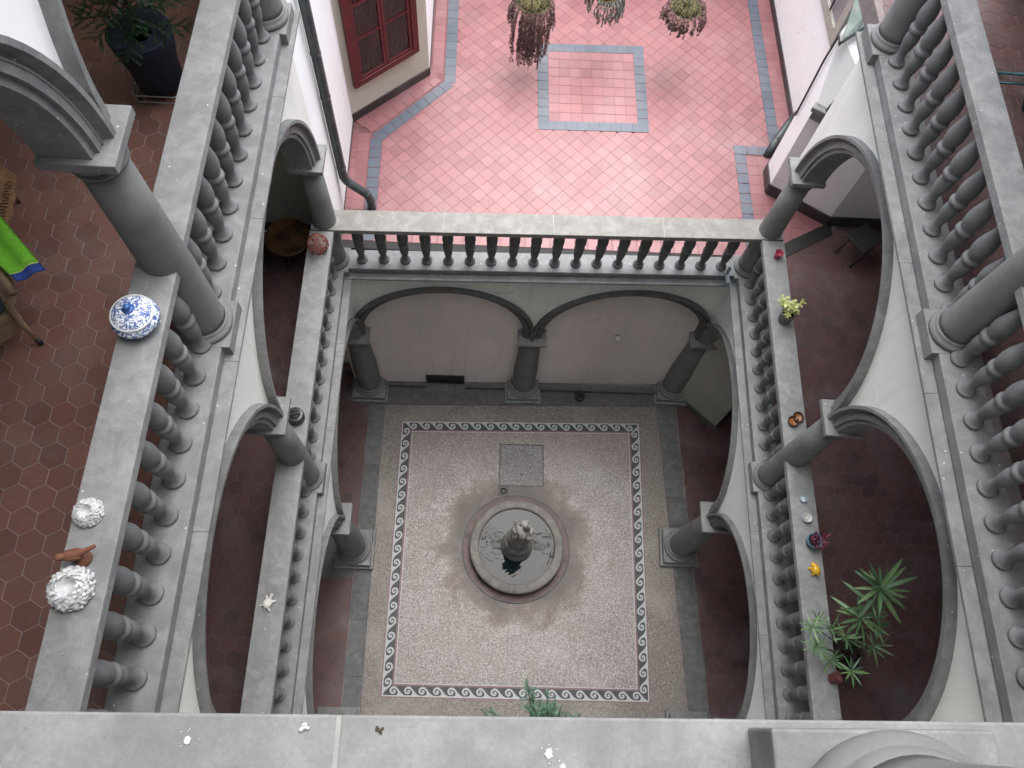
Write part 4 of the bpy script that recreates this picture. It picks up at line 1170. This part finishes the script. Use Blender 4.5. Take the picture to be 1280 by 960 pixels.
def leaf(m, base, d, L, W, curl=.2, up=Vector((0, 0, 1)), n=4):
    """a lance shaped folded leaf"""
    d = d.normalized(); x = d.cross(up)
    x = x.normalized() if x.length > .05 else Vector((1, 0, 0))
    nn = x.cross(d).normalized()
    vs = []
    for i in range(n + 1):
        f = i / n
        w = W * sin(pi * min(1, f * .93 + .07)) ** .8 * (1 if f < .99 else .05)
        c = base + d * L * f - Vector((0, 0, 1)) * curl * L * f * f
        vs += [c - x * w + nn * w * .3, c, c + x * w + nn * w * .3]
    m.add(vs, [(3 * i + k, 3 * i + k + 1, 3 * i + 4 + k, 3 * i + 3 + k) for i in range(n) for k in (0, 1)], True)

def leafmesh(name, L, W, curl, matn, n=4):
    m = MB(); leaf(m, Vector((0, 0, 0)), Vector((1, 0, 0)), L, W, curl, n=n)
    return m.mesh(name, matn)
def place_leaf(me, parent, base, d, scale=1, roll=0):
    o = link('leaf', me, parent)
    q = d.to_track_quat('X', 'Z')
    o.rotation_mode = 'QUATERNION'
    from mathutils import Quaternion
    o.rotation_quaternion = q @ Quaternion((1, 0, 0), roll)
    o.location = base; o.scale = (scale, scale, scale)
    return o

pp_ = thing('potted_plant', 'lime green leafy plant in a taupe pot on the right rail', 'plant', (4.03, 4.83, R1))
link('pot', MB().lathe([(.072, 0), (.078, .006), (.092, .17), (.098, .172), (.099, .2), (.086, .2), (.083, .17), (.005, .165)], 32).mesh('pot', plain('taupe glazed pot', (.30, .255, .235), .4)), pp_)
link('soil', MB().lathe([(.083, .168), (.05, .176), (.004, .178)], 20).mesh('soil', 'soil'), pp_)
lm = leafmesh('lime_leaf', .052, .02, .25, 'lime')
for k in range(13):
    a_ = k * 2.4; r = .05 + .13 * rnd(); h = .26 + .16 * rnd()
    tip = Vector((r * cos(a_) - .02, r * sin(a_) + .03, h)); b0 = Vector((.02 * cos(a_), .02 * sin(a_), .17))
    md = b0.lerp(tip, .5) + Vector((0, 0, .03))
    link('stem', MB().tube([b0, md, tip], [.004, .003, .002], 5).mesh('stem', M.setdefault('limestem', plain('reddish stem', (.28, .17, .07), .6))), pp_)
    for q in range(9):
        f = .45 + .55 * q / 8; c = b0.lerp(tip, f) + Vector((0, 0, .02 * (1 - f)))
        an = q * 2.4 + k
        place_leaf(lm, pp_, c, Vector((cos(an), sin(an), random.uniform(-.1, .7))), random.uniform(.7, 1.15), random.uniform(-.5, .5))

bd = thing('candle_dish', 'dark bronze double dish with glowing copper inside by the right column', 'dish', (3.985, 3.42, R1), radians(38))
M['bronze'] = plain('dark bronze', (.045, .028, .02), .35, .3, 30, Metallic=.5)
for sx in (-1, 1):
    c = (.045 * sx, 0, 0)
    o = link('bowl', MB().lathe([(.045, 0), (.062, .02), (.07, .05), (.066, .055), (.056, .03), (.04, .012), (.003, .01)], 26, c=c).mesh('bowl', 'bronze'), bd)
    link('copper_lining', MB().lathe([(.052, .026), (.036, .0135), (.003, .0125)], 22, c=c, cap=False).mesh('copper_lining', M.setdefault('coppery', plain('copper lining', (.55, .20, .07), .4, .6, 35))), o)
link('candle', MB().lathe([(.013, .012), (.013, .05), (.003, .052)], 12, c=(.02, .0, 0)).mesh('candle', plain('pink wax', (.7, .35, .25), .5)), bd)
g1 = thing('tealight_glass', 'small glass tealight holder with a blue rim on the right rail', 'candle holder', (3.94, 2.41, R1))
link('holder', MB().lathe([(.036, 0), (.04, .004), (.043, .045), (.038, .045), (.034, .01), (.004, .009)], 24).mesh('holder', glassmat('blue glass', (.35, .55, .62))), g1)
link('wax', MB().lathe([(.034, .012), (.033, .022), (.003, .022)], 20).mesh('wax', 'porcelain'), g1)
g2 = thing('white_cup', 'small white ceramic cup on the right rail next to the tealight glass', 'cup', (3.945, 2.18, R1))
link('cup', MB().lathe([(.04, 0), (.046, .004), (.055, .055), (.056, .06), (.05, .06), (.044, .02), (.004, .015)], 28).mesh('cup', 'porcelain'), g2)
link('candle', MB().lathe([(.026, .014), (.026, .035), (.02, .037), (.003, .037)], 18).mesh('candle', plain('ivory wax', (.68, .66, .6), .5)), g2)
bp2 = thing('potted_plant', 'small crimson leaved plant in a blue glazed pot on the right rail', 'plant', (3.97, 1.90, R1))
link('pot', MB().lathe([(.06, 0), (.066, .005), (.082, .09), (.088, .1), (.088, .118), (.078, .118), (.074, .09), (.004, .085)], 32).mesh('pot', gloss('teal blue glaze', (.07, .17, .24), .25)), bp2)
link('soil', MB().lathe([(.074, .09), (.04, .096), (.004, .097)], 18).mesh('soil', 'soil'), bp2)
pm = leafmesh('crimson_leaf', .034, .013, .2, 'purple', 3)
for k in range(80):
    a_ = rnd() * 6.28; r = rnd() ** .5 * .1; h = .11 + .1 * rnd()
    place_leaf(pm, bp2, Vector((r * cos(a_) + .035, r * sin(a_) + .01, h)), Vector((cos(a_ + rnd()), sin(a_ + rnd()), rnd())), random.uniform(.7, 1.2), rnd() * 3)
for k in range(7):
    a_ = k * .9
    link('stem', MB().tube([(0, 0, .09), (.04 * cos(a_) + .02, .04 * sin(a_), .14), (.09 * cos(a_) + .03, .09 * sin(a_), .18)], .002, 4).mesh('stem', 'purple'), bp2)
yg = thing('yellow_figurine', 'small round yellow ceramic pig on the right rail', 'figurine', (3.955, 1.575, R1), 1.9)
M['yellow'] = gloss('yellow glaze', (.62, .36, .03), .25)
m = MB(); m.ellipsoid((0, 0, .05), .062, .054, .05)
m.ellipsoid((.058, 0, .055), .026, .028, .026); m.tube([(.07, 0, .055), (.09, 0, .053)], [.016, .015], 10)
for sx, sy in ((1, 1), (1, -1), (-1, 1), (-1, -1)): m.tube([(.03 * sx, .034 * sy, .04), (.042 * sx, .05 * sy, .008)], [.018, .014], 8)
for sy in (-1, 1): m.tube([(.045, .02 * sy, .078), (.052, .032 * sy, .1)], [.013, .004], 6)
m.tube([(-.055, 0, .06), (-.078, .01, .075)], [.008, .004], 6)
yo = link('body', m.mesh('body', 'yellow'), yg)
r_ = yo.modifiers.new('fuse', 'REMESH'); r_.mode = 'VOXEL'; r_.voxel_size = .0045; r_.use_smooth_shade = True
rp = thing('red_pot', 'dull red clay pot lying on its side beneath the oleander', 'pot', (3.99, .42, R1 + .055))
link('pot', MB().lathe([(.045, -.05), (.05, -.045), (.062, .04), (.068, .045), (.068, .062), (.058, .062), (.054, .04), (.004, -.035)], 28, ax=(.75, .25, .75)).mesh('pot', plain('dull red clay', (.22, .06, .06), .6)), rp)
link('soil', MB().lathe([(.052, .02), (.03, .026), (.004, .027)], 18, ax=(.75, .25, .75)).mesh('soil', 'soil'), rp)

# ------------------------------------------------------------------ oleander behind the right rail
ol = thing('oleander', 'tall oleander with whorls of narrow green leaves leaning over the right rail', 'plant', (4.53, .72, Z1 - .1))
O = Vector((4.53, .72, Z1 - .1))
link('pot', MB().lathe([(.15, 0), (.16, .01), (.2, .3), (.215, .31), (.215, .35), (.195, .35), (.19, .3), (.005, .29)], 32).mesh('pot', plain('brown plastic pot', (.05, .025, .02), .5)), ol)
link('soil', MB().lathe([(.19, .3), (.1, .315), (.005, .32)], 20).mesh('soil', 'soil'), ol)
lf1 = leafmesh('oleander_leaf', .25, .0155, .12, 'oleander', 6)
whorls = [((4.214, 1.263, 6.65), 1.3, 26), ((4.10, 1.0, 6.36), 1.15, 11), ((4.16, 1.12, 6.5), 1.1, 9), ((3.63, .905, 6.2), .62, 13), ((3.655, .705, 6.16), .68, 15), ((3.82, .88, 6.22), .66, 10), ((3.975, .80, 6.2), .72, 14),
          ((4.44, .95, 6.0), .72, 9), ((4.42, .75, 5.9), .8, 13), ((3.87, .59, 5.98), .62, 13), ((4.03, .47, 6.1), .62, 15), ((3.74, 1.0, 6.1), .55, 8)]
for c, sc, n in whorls:
    c = Vector(c) - O
    b0 = Vector((random.uniform(-.03, .03), random.uniform(-.03, .03), .3))
    mid = b0.lerp(c, .5) + Vector((random.uniform(-.03, .03), 0, .12))
    pts = [b0, b0.lerp(mid, .6) + Vector((0, 0, .06)), mid, mid.lerp(c, .6) + Vector((0, 0, .02)), c]
    link('branch', MB().tube(pts, [.012, .01, .008, .006, .004], 6).mesh('branch', 'bark'), ol)
    ax = (c - mid).normalized()
    for k in range(n):
        an = k * 2.4; el = random.uniform(-.5, .85) if k < n - 3 else random.uniform(.7, 1.2)
        place_leaf(lf1, ol, c - ax * random.uniform(0, .09) * sc, Vector((cos(an) * cos(el), sin(an) * cos(el), sin(el))), sc * 1.12 * random.uniform(.7, 1.12), random.uniform(-.5, .5))
# two long pale leaves low on the main stem
for dx, dy, L_ in ((-.5, .14, 1.15), (-.42, .2, 1.0), (-.3, -.25, .8), (.2, -.3, .8)):
    place_leaf(lf1, ol, Vector((4.17, 1.0, 6.25)) - O, Vector((dx, dy, .05)), L_, .2)

# ------------------------------------------------------------------ round copper tray at the far left
cd = thing('round_tray_table', 'round brown copper tray table in the dark left loggia behind the wicker ball', 'table', (-2.66, 6.08, Z1 - .1))
tc = NT('burnished copper')
cn = tc.noise(2.2, 4, .6, .8)
M['traycopper'] = tc.fin(tc.mix(tc.ramp(cn, [(.4, 0), (.65, 1)]), (.06, .04, .03), (.30, .14, .07)), .28, Metallic=.6)
link('tray', MB().lathe([(.26, .62), (.30, .625), (.315, .65), (.308, .655), (.29, .64), (.2, .635), (.004, .635)], 48).mesh('tray', 'traycopper'), cd)
for k in range(3):
    a_ = k * 2.094
    link('leg', MB().tube([(.22 * cos(a_), .22 * sin(a_), 0), (.05 * cos(a_), .05 * sin(a_), .33), (.2 * cos(a_ + .5), .2 * sin(a_ + .5), .62)], .012, 8).mesh('leg', 'bark'), cd)

# ------------------------------------------------------------------ upper left loggia: potted fir, wicker chair, towel, carved table
M['navy'] = plain('navy cloth', (.012, .018, .04), .8, .3, 10)
M['chrome'] = plain('thin metal rail', (.55, .55, .55), .3, .1, 10, Metallic=.8)
fz = Z2 - .05
pf = thing('potted_fir', 'young fir tree in a pot wrapped in navy cloth on a low wheeled frame', 'plant', (-2.90, 5.22, fz))
m = MB()
prof = [(.18, .06), (.2, .1), (.215, .3), (.245, .5), (.27, .62), (.26, .64), (.2, .6)]
m.lathe(prof, 28)
for i in range(len(m.v)):
    x, y, z = m.v[i]; k = 1 + .05 * noise.noise(Vector((x * 9, y * 9, z * 5)))
    m.v[i] = (x * k, y * k, z)
link('cloth_wrap', m.mesh('cloth_wrap', 'navy'), pf)
link('soil', MB().lathe([(.2, .58), (.1, .6), (.004, .6)], 18).mesh('soil', 'soil'), pf)
for z in (.05, .12):
    link('frame_rail', MB().tube([(-.2, .22, z), (-.2, -.19, z), (-.17, -.23, z), (.17, -.23, z), (.2, -.19, z), (.2, .22, z)], .007, 6).mesh('frame_rail', 'chrome'), pf)
link('frame_upright', MB().tube([(-.2, -.15, .05), (-.215, -.12, .3), (-.21, -.1, .34)], .007, 6).mesh('frame_upright', 'chrome'), pf)
for sx in (-1, 1):
    for sy in (-1, 1):
        link('caster', MB().lathe([(.025, -.01), (.027, 0), (.025, .01)], 12, c=(.17 * sx, .17 * sy, .027), ax=(1, 0, 0)).mesh('caster', 'black'), pf)
link('trunk', MB().tube([(0, 0, .58), (.01, .02, 1.0), (0, .03, 1.75)], [.025, .02, .006], 8).mesh('trunk', 'bark'), pf)
for k in range(2):
    link('cane', MB().tube([(-.1 + .17 * k, -.05, .6), (-.14 + .17 * k, -.02, 1.6)], .006, 5).mesh('cane', 'straw'), pf)
def needle_branch(m, pts, L, dens=.012, w=.0022, spread=1.0):
    for a_, b_ in zip(pts, pts[1:]):
        n = max(1, int((b_ - a_).length / dens))
        ax = (b_ - a_).normalized(); x = ax.orthogonal().normalized(); y = ax.cross(x)
        for i in range(n):
            c = a_.lerp(b_, i / n)
            for q in range(4):
                an = random.uniform(0, 6.28)
                d = (x * cos(an) + y * sin(an)) * spread + ax * .7
                d.normalize(); s = d.cross(ax).normalized() * w
                m.add([c - s, c + s, c + d * L * random.uniform(.7, 1.1)], [(0, 1, 2)])
nm_ = MB()
for k in range(46):
    an = k * 2.4; z = .66 + .022 * k; L_ = .46 * (1 - k / 62)
    p0 = Vector((0, .01, z)); p1 = p0 + Vector((cos(an) * L_ * .6, sin(an) * L_ * .6, .04)); p2 = p0 + Vector((cos(an) * L_, sin(an) * L_, .02))
    link('branch', MB().tube([p0, p1, p2], [.006, .004, .002], 5).mesh('branch', 'bark'), pf)
    needle_branch(nm_, [p0.lerp(p1, .2), p1, p2], .034, .007, .0032)
    for s_ in (-1, 1):
        for f in (.4, .65, .85):
            q0 = p0.lerp(p2, f); dd = Vector((cos(an + s_ * .8), sin(an + s_ * .8), .02)) * L_ * .35
            needle_branch(nm_, [q0, q0 + dd], .032, .007, .003)
link('needles', nm_.mesh('needles', 'fir'), pf)['kind'] = 'stuff'

tw2 = NT('woven wicker')
wv2 = tw2.n('ShaderNodeTexWave'); tw2.l(tw2.pos.outputs['Position'], wv2.inputs[0]); wv2.inputs['Scale'].default_value = 60; wv2.inputs['Distortion'].default_value = 2
wc = tw2.mix(wv2.outputs['Fac'], (.20, .13, .07), (.46, .33, .20))
wc = tw2.mix(tw2.ramp(tw2.noise(20, 4, .6), [(.4, 0), (.7, .4)]), wc, (.16, .10, .06))
tw2.bump(wv2.outputs['Fac'], .6, .004)
M['wicker'] = tw2.fin(wc, .6)
ch = thing('wicker_armchair', 'brown wicker armchair with a teal cushion at the left edge', 'chair', (-3.62, 2.83, fz), 0)
def cl(p): return (p[0] + 3.62, p[1] - 2.83, p[2] - fz)
link('leg', MB().tube([cl(p) for p in ((-3.36, 2.615, 9.0), (-3.40, 2.66, 9.15), (-3.42, 2.72, 9.32), (-3.37, 2.77, 9.42))], [.016, .022, .03, .036], 12).mesh('leg', 'wicker'), ch)
link('leg_cap', MB().tube([cl(p) for p in ((-3.34, 2.598, 8.952), (-3.36, 2.617, 9.005))], [.017, .02], 12).mesh('leg_cap', 'black'), ch)
link('leg', MB().tube([cl(p) for p in ((-4.0, 3.35, 8.952), (-3.98, 3.3, 9.3), (-3.95, 3.25, 9.45))], [.016, .02, .02], 10).mesh('leg', 'wicker'), ch)
link('leg', MB().tube([cl(p) for p in ((-3.85, 2.15, 8.952), (-3.85, 2.2, 9.3), (-3.84, 2.25, 9.42))], [.016, .02, .02], 10).mesh('leg', 'wicker'), ch)
link('leg', MB().tube([cl(p) for p in ((-4.4, 2.8, 8.952), (-4.38, 2.8, 9.9))], [.016, .02], 10).mesh('leg', 'wicker'), ch)
link('armrest', MB().tube([cl(p) for p in ((-3.335, 2.755, 9.455), (-3.36, 2.80, 9.485), (-3.47, 2.94, 9.49), (-3.62, 3.13, 9.48), (-3.9, 3.4, 9.5))], [.034, .04, .037, .035, .03], 14).mesh('armrest', 'wicker'), ch)
link('armrest', MB().tube([cl(p) for p in ((-3.83, 2.22, 9.455), (-4.0, 2.35, 9.48), (-4.35, 2.7, 9.5))], [.034, .036, .03], 14).mesh('armrest', 'wicker'), ch)
m = MB(); q4 = [(-3.42, 2.70), (-3.92, 3.28), (-4.36, 2.85), (-3.86, 2.27)]
m.prism([(x + 3.62, y - 2.83) for x, y in q4], 9.20 - fz, 9.27 - fz)
link('seat', m.mesh('seat', 'wicker'), ch, bevel=.015)
m = MB(); m.prism([(x * .94 - .06 * 3.9 + 3.62, y * .94 + .06 * 2.78 - 2.83) for x, y in q4], 9.275 - fz, 9.36 - fz)
link('seat_cushion', m.mesh('seat_cushion', plain('teal cloth', (.05, .12, .14), .85)), ch, bevel=.03)
m = MB(); m.add([cl(p) for p in ((-3.43, 2.69, 9.2), (-3.86, 2.26, 9.2), (-3.86, 2.26, 9.04), (-3.43, 2.69, 9.06), (-3.45, 2.71, 9.2), (-3.88, 2.28, 9.2), (-3.88, 2.28, 9.04), (-3.45, 2.71, 9.06))], [(0, 1, 2, 3), (7, 6, 5, 4), (0, 4, 5, 1), (3, 2, 6, 7), (0, 3, 7, 4), (1, 5, 6, 2)])
link('apron', m.mesh('apron', 'wicker'), ch)
m = MB(); m.add([cl(p) for p in ((-3.9, 3.4, 9.3), (-4.42, 2.85, 9.3), (-4.55, 2.9, 10.0), (-4.0, 3.5, 10.0), (-3.93, 3.43, 9.3), (-4.45, 2.88, 9.3), (-4.58, 2.93, 10.0), (-4.03, 3.53, 10.0))], [(0, 1, 2, 3), (7, 6, 5, 4), (0, 4, 5, 1), (3, 2, 6, 7), (0, 3, 7, 4), (1, 5, 6, 2)])
link('backrest', m.mesh('backrest', 'wicker'), ch, bevel=.01)
# towel thrown over the arm
tl = thing('towel', 'bright green towel with a blue end hanging over the wicker armrest', 'towel', (-3.42, 3.0, 9.5))
def towel_part(f0, f1, matn, name):
    m = MB(); nu, nv = 10, 12
    A0, A1 = Vector((-3.78, 3.20, 9.56)), Vector((-3.60, 3.42, 9.56))   # far edge
    B0, B1 = Vector((-3.27, 2.80, 9.545)), Vector((-3.155, 2.96, 9.47))   # near end with the blue border
    for side in (0, 1):
        for i in range(nu + 1):
            for k in range(nv + 1):
                u = f0 + (f1 - f0) * i / nu; v = k / nv
                p = A0.lerp(B0, u).lerp(A1.lerp(B1, u), v)
                p.z += .012 * sin(v * 9 + u * 2) + .01 * sin(u * 7) - side * .008
                m.v.append(tuple(p - Vector((-3.42, 3.0, 9.5))))
    w_ = nv + 1; h_ = (nu + 1) * w_
    for i in range(nu):
        for k in range(nv):
            a_ = i * w_ + k
            for f in ((a_, a_ + 1, a_ + w_ + 1, a_ + w_), (h_ + a_ + w_, h_ + a_ + w_ + 1, h_ + a_ + 1, h_ + a_)):
                m.f.append(f); m.s.append(True); m.mi.append(0)
    for i in range(nu):
        for k in (0, nv):
            a_ = i * w_ + k; m.f.append((a_, a_ + w_, h_ + a_ + w_, h_ + a_)); m.s.append(False); m.mi.append(0)
    for k in range(nv):
        for i in (0, nu):
            a_ = i * w_ + k; m.f.append((a_, a_ + 1, h_ + a_ + 1, h_ + a_)); m.s.append(False); m.mi.append(0)
    return link(name, m.mesh(name, matn), tl)
towel_part(0, .855, plain('lime green towelling', (.20, .60, .03), .9, .25, 40), 'green_cloth')
towel_part(.855, .875, plain('yellow green hem', (.50, .72, .12), .9), 'hem')
towel_part(.875, 1, plain('royal blue towelling', (.02, .07, .32), .9), 'blue_border')
ct = thing('carved_table', 'tan wooden table with a scalloped carved edge at the left edge', 'table', (-3.80, 3.6, fz))
pts = []
A_, B_ = Vector((-3.60, 3.16)), Vector((-3.66, 3.92))
n = 66
for i in range(n + 1):
    f = i / n; p = A_.lerp(B_, f); p.x += .035 * sin(f * pi) + .016 * abs(sin(f * pi * 5)); pts.append((p.x + 3.75, p.y - 3.6))
pts += [(B_.x - .1 + 3.75, B_.y + .06 - 3.6), (-4.4 + 3.75, 4.1 - 3.6), (-4.4 + 3.75, 3.3 - 3.6), (A_.x - .12 + 3.75, A_.y - .03 - 3.6)]
M['tanwood'] = plain('tan carved wood', (.36, .19, .085), .6, .35, 18)
link('top', MB().prism(pts, 9.28 - fz, 9.31 - fz).mesh('top', 'tanwood'), ct, bevel=.003)
for i in range(22):
    f = .08 + .84 * i / 22; p = A_.lerp(B_, f)
    mm = MB(); L_ = .028 if i % 3 else .018
    mm.box(-L_, L_, -.0055, .0055, 9.3105 - fz, 9.3145 - fz, rz=.15 * (i % 4 - 1.5), org=(p.x + 3.75 - .018, p.y - 3.6))
    link('carved_slot', mm.mesh('carved_slot', M.setdefault('slot', plain('dark carving', (.09, .04, .02), .8))), ct)
for x, y in ((-3.8, 3.35), (-3.8, 3.9), (-4.3, 3.4), (-4.3, 3.95)):
    link('leg', MB().lathe([(.02, 0), (.025, .15), (.018, .2), (.024, .28)], 12, c=(x + 3.75, y - 3.6, 0)).mesh('leg', 'tanwood'), ct)

# ------------------------------------------------------------------ teal folding chair in the upper right loggia
tc_ = thing('folding_chair', 'teal metal folding chair in the dark upper right loggia', 'chair', (5.35, 5.75, fz))
M['teal'] = plain('teal enamel', (.02, .16, .20), .4)
o3 = Vector((5.35, 5.75, fz))
for a_, b_ in (((5.227, 5.457, 8.957), (5.02, 6.05, 9.75)), ((5.62, 5.50, 8.957), (5.42, 6.1, 9.75)), ((5.10, 5.93, 8.957), (5.25, 5.45, 9.38)), ((5.5, 5.98, 8.957), (5.64, 5.5, 9.38))):
    link('leg', MB().tube([Vector(a_) - o3, Vector(b_) - o3], .012, 8).mesh('leg', 'teal'), tc_)
link('stretcher', MB().tube([Vector((5.138, 5.85, 9.02)) - o3, Vector((5.55, 5.90, 9.02)) - o3], .009, 8).mesh('stretcher', 'teal'), tc_)
link('stretcher', MB().tube([Vector((4.93, 5.80, 8.96)) - o3, Vector((5.2, 5.62, 9.12)) - o3], .009, 8).mesh('stretcher', 'teal'), tc_)
for k in range(5):
    link('seat_slat', MB().box(-.12, .28, -.28 + k * .085, -.21 + k * .085, .42, .436).mesh('seat_slat', 'teal'), tc_, bevel=.003)
for k in range(2):
    link('back_slat', MB().box(-.32, .1, .24 + .04 * k, .255 + .04 * k, .66 + .1 * k, .72 + .1 * k).mesh('back_slat', 'teal'), tc_, bevel=.003)

# black stool in the dark of the right loggia
sl = thing('folding_stool', 'black folding stool barely visible in the dark right loggia', 'stool', (5.75, 6.62, Z1 - .1), .6)
for sy in (-.16, .16):
    link('leg', MB().tube([(-.2, sy, 0), (.2, sy, .42)], .014, 6).mesh('leg', 'black'), sl)
    link('leg', MB().tube([(.2, sy * .85, 0), (-.2, sy * .85, .42)], .014, 6).mesh('leg', 'black'), sl)
link('seat', MB().box(-.21, .21, -.19, .19, .42, .44).mesh('seat', 'black'), sl, bevel=.008)

# ------------------------------------------------------------------ hanging baskets over the terrace
def hanging(label, p, R, kind, seed, drop, n):
    random.seed(seed)
    t = thing('hanging_basket', label, 'hanging plant', p, 0, 'hanging baskets over the terrace')
    link('basket', MB().lathe([(R * .35, -.16), (R * .55, -.12), (R * .72, -.03), (R * .76, .0), (R * .70, .0), (R * .6, -.04), (.004, -.05)], 28).mesh('basket', 'bark' if kind != 'dark' else 'darkpot'), t)
    link('rim', MB().lathe([(R * .74, -.012), (R * .79, 0), (R * .74, .012), (R * .70, 0), (R * .74, -.012)], 28, cap=False).mesh('rim', 'straw'), t)
    for k in range(3):
        a_ = k * 2.094 + .4
        link('wire', MB().tube([(R * .74 * cos(a_), R * .74 * sin(a_), 0), (0, 0, .75)], .0035, 4).mesh('wire', 'black'), t)
    link('hook', MB().tube([(0, 0, .75), (0, 0, 1.55)], .0035, 4).mesh('hook', 'black'), t)
    straw = MB()
    for k in range(n * 2):
        a_ = rnd() * 6.28; b_ = a_ + random.uniform(-1.4, 1.4); r0 = R * .3 * rnd(); r1 = R * random.uniform(.5, .95)
        h = random.uniform(.03, .16)
        straw.tube([(r0 * cos(a_), r0 * sin(a_), -.03), ((r0 + r1) / 2 * cos((a_ + b_) / 2), (r0 + r1) / 2 * sin((a_ + b_) / 2), h), (r1 * cos(b_), r1 * sin(b_), random.uniform(-.02, .06))], .0035, 4)
    link('dry_stems', straw.mesh('dry_stems', 'straw'), t)['kind'] = 'stuff'
    m = MB()
    for k in range(n):
        a_ = rnd() * 6.28
        if kind == 'long': a_ = random.gauss(-1.6, .55) if rnd() < .72 else rnd() * 6.28
        L_ = drop * random.uniform(.55, 1.0) * (1.0 if kind != 'long' or sin(a_) < -.5 else .45)
        r0 = R * .8; pts = []
        out = random.uniform(.03, .12)
        for i in range(9):
            f = i / 8
            rr = r0 + out * sin(min(1, f * 2.2) * pi / 2)
            pts.append(Vector((rr * cos(a_) + .01 * sin(f * 9 + k), rr * sin(a_) + .01 * cos(f * 8 + k), .05 * sin(min(1, f * 3) * pi) - L_ * f ** 1.15)))
        m.tube(pts, .003, 4)
        for a1, b1 in zip(pts, pts[1:]):
            for q in range(10 if kind != 'pale' else 3):
                c = a1.lerp(b1, rnd()); d = Vector((random.gauss(0, 1), random.gauss(0, 1), random.gauss(-.3, .8))).normalized()
                s = d.orthogonal().normalized() * (.009 if kind != 'pale' else .016); L2 = random.uniform(.015, .035) if kind != 'pale' else random.uniform(.04, .07)
                if kind == 'pale': d = (d * .5 + Vector((0, 0, -1))).normalized()
                m.add([c, c + d * L2 * .5 + s, c + d * L2, c + d * L2 * .5 - s], [(0, 1, 2, 3)])
    link('drooping_strands', m.mesh('drooping_strands', {'long': 'dry', 'pale': 'drypale', 'dark': 'dry'}[kind]), t)['kind'] = 'stuff'
    return t
hanging('largest hanging basket, its long dry reddish strands trailing down', (.71, 10.10, 5.95), .34, 'long', 21, 1.0, 150)
hanging('middle hanging basket of pale dry leaves at the top edge', (1.86, 10.36, 5.95), .25, 'pale', 22, .34, 70)
hanging('rightmost hanging basket, a round dark pot with short reddish tufts', (3.10, 10.17, 5.92), .31, 'dark', 23, .26, 95)
tag(link('cable', MB().tube([(-.9, 10.2, 7.5), (1.2, 10.3, 7.46), (3.1, 10.3, 7.46), (5.1, 10.3, 7.5)], .006, 5).mesh('cable', 'black')), 'thin black cable stretched across the terrace to hold the hanging baskets', 'cable')

# ------------------------------------------------------------------ juniper on the near rail, seen above the ledge
random.seed(31)
jn = thing('juniper', 'blue green juniper sprigs rising behind the near ledge', 'plant', (.40, -.32, R2))
link('pot', MB().lathe([(.09, 0), (.1, .005), (.12, .2), (.13, .21), (.13, .24), (.115, .24), (.11, .2), (.004, .19)], 28).mesh('pot', 'terracotta'), jn)
m = MB()
tips = [(-.09, .50, .33), (-.06, .42, .32), (-.02, .40, .36), (.02, .43, .34), (.06, .41, .32), (.0, .38, .25), (-.27, .365, .22), (-.315, .355, .2), (.12, .33, .25), (.2, .335, .2), (.04, .36, .38), (-.05, .36, .4), (.08, .37, .4)]
for k, tp in enumerate(tips):
    tp = Vector(tp); p0 = Vector((0, 0, .2)); p1 = p0.lerp(tp, .5) + Vector((0, 0, .06))
    link('branch', MB().tube([p0, p1, tp], [.006, .004, .002], 5).mesh('branch', 'bark'), jn)
    needle_branch(m, [p0, p1, tp], .026, .006, .0022)
    for q in range(14):
        f = .3 + q * .05; c = p1.lerp(tp, f - .1); an = rnd() * 6.28
        needle_branch(m, [c, c + Vector((cos(an) * .05, sin(an) * .05, .03))], .02, .006, .002)
link('needles', m.mesh('needles', 'juniper'), jn)['kind'] = 'stuff'

# ------------------------------------------------------------------ bits lying on the near ledge
ZL = Z3 - .128
def splat(label, x, y, r, seed, matn='porcelain', h=.0025):
    random.seed(seed)
    t = MB(); n = 22
    rs = [r * (.6 + .55 * abs(noise.noise(Vector((cos(2 * pi * i / n) * 2.2 + seed, sin(2 * pi * i / n) * 2.2, 0)))) * 1.6) for i in range(n)]
    t.prism([(rs[i] * cos(2 * pi * i / n) * .7, rs[i] * sin(2 * pi * i / n)) for i in range(n)], 0, h)
    for k in range(5):
        a_ = rnd() * 6.28; d = r * random.uniform(1.2, 2.2)
        t.lathe([(r * .12, 0), (r * .1, h)], 8, c=(d * cos(a_), d * sin(a_), 0))
    o = link('bird_dropping', t.mesh('bird_dropping', matn), loc=(x, y, ZL + .0006))
    return tag(o, label, 'dropping', 'white droppings on the ledge')
splat('white bird dropping on the near ledge towards the left', -.514, -.047, .011, 3)
splat('white ring shaped dropping on the near ledge below the juniper', .162, -.064, .012, 4)
def crumb(label, x, y, r, matn, seed, name, cat):
    random.seed(seed); m = MB()
    for k in range(9):
        a_ = rnd() * 6.28; d = r * rnd() * .9
        m.ellipsoid((d * cos(a_), d * sin(a_) * .7, r * .25), r * random.uniform(.3, .5), r * random.uniform(.25, .45), r * random.uniform(.25, .4), 6, 4, Matrix.Rotation(rnd() * 3, 3, 'Z'))
    return tag(link(name, m.mesh(name, matn), loc=(x, y, ZL)), label, cat)
crumb('small white crumbling lump at the edge of the near ledge', -.302, -.024, .010, 'porcelain', 5, 'plaster_crumb', 'crumb')
crumb('small brown moss clump at the edge of the near ledge', -.159, -.026, .0085, M.setdefault('moss', plain('brown moss', (.10, .08, .05), .95)), 6, 'moss_clump', 'moss')
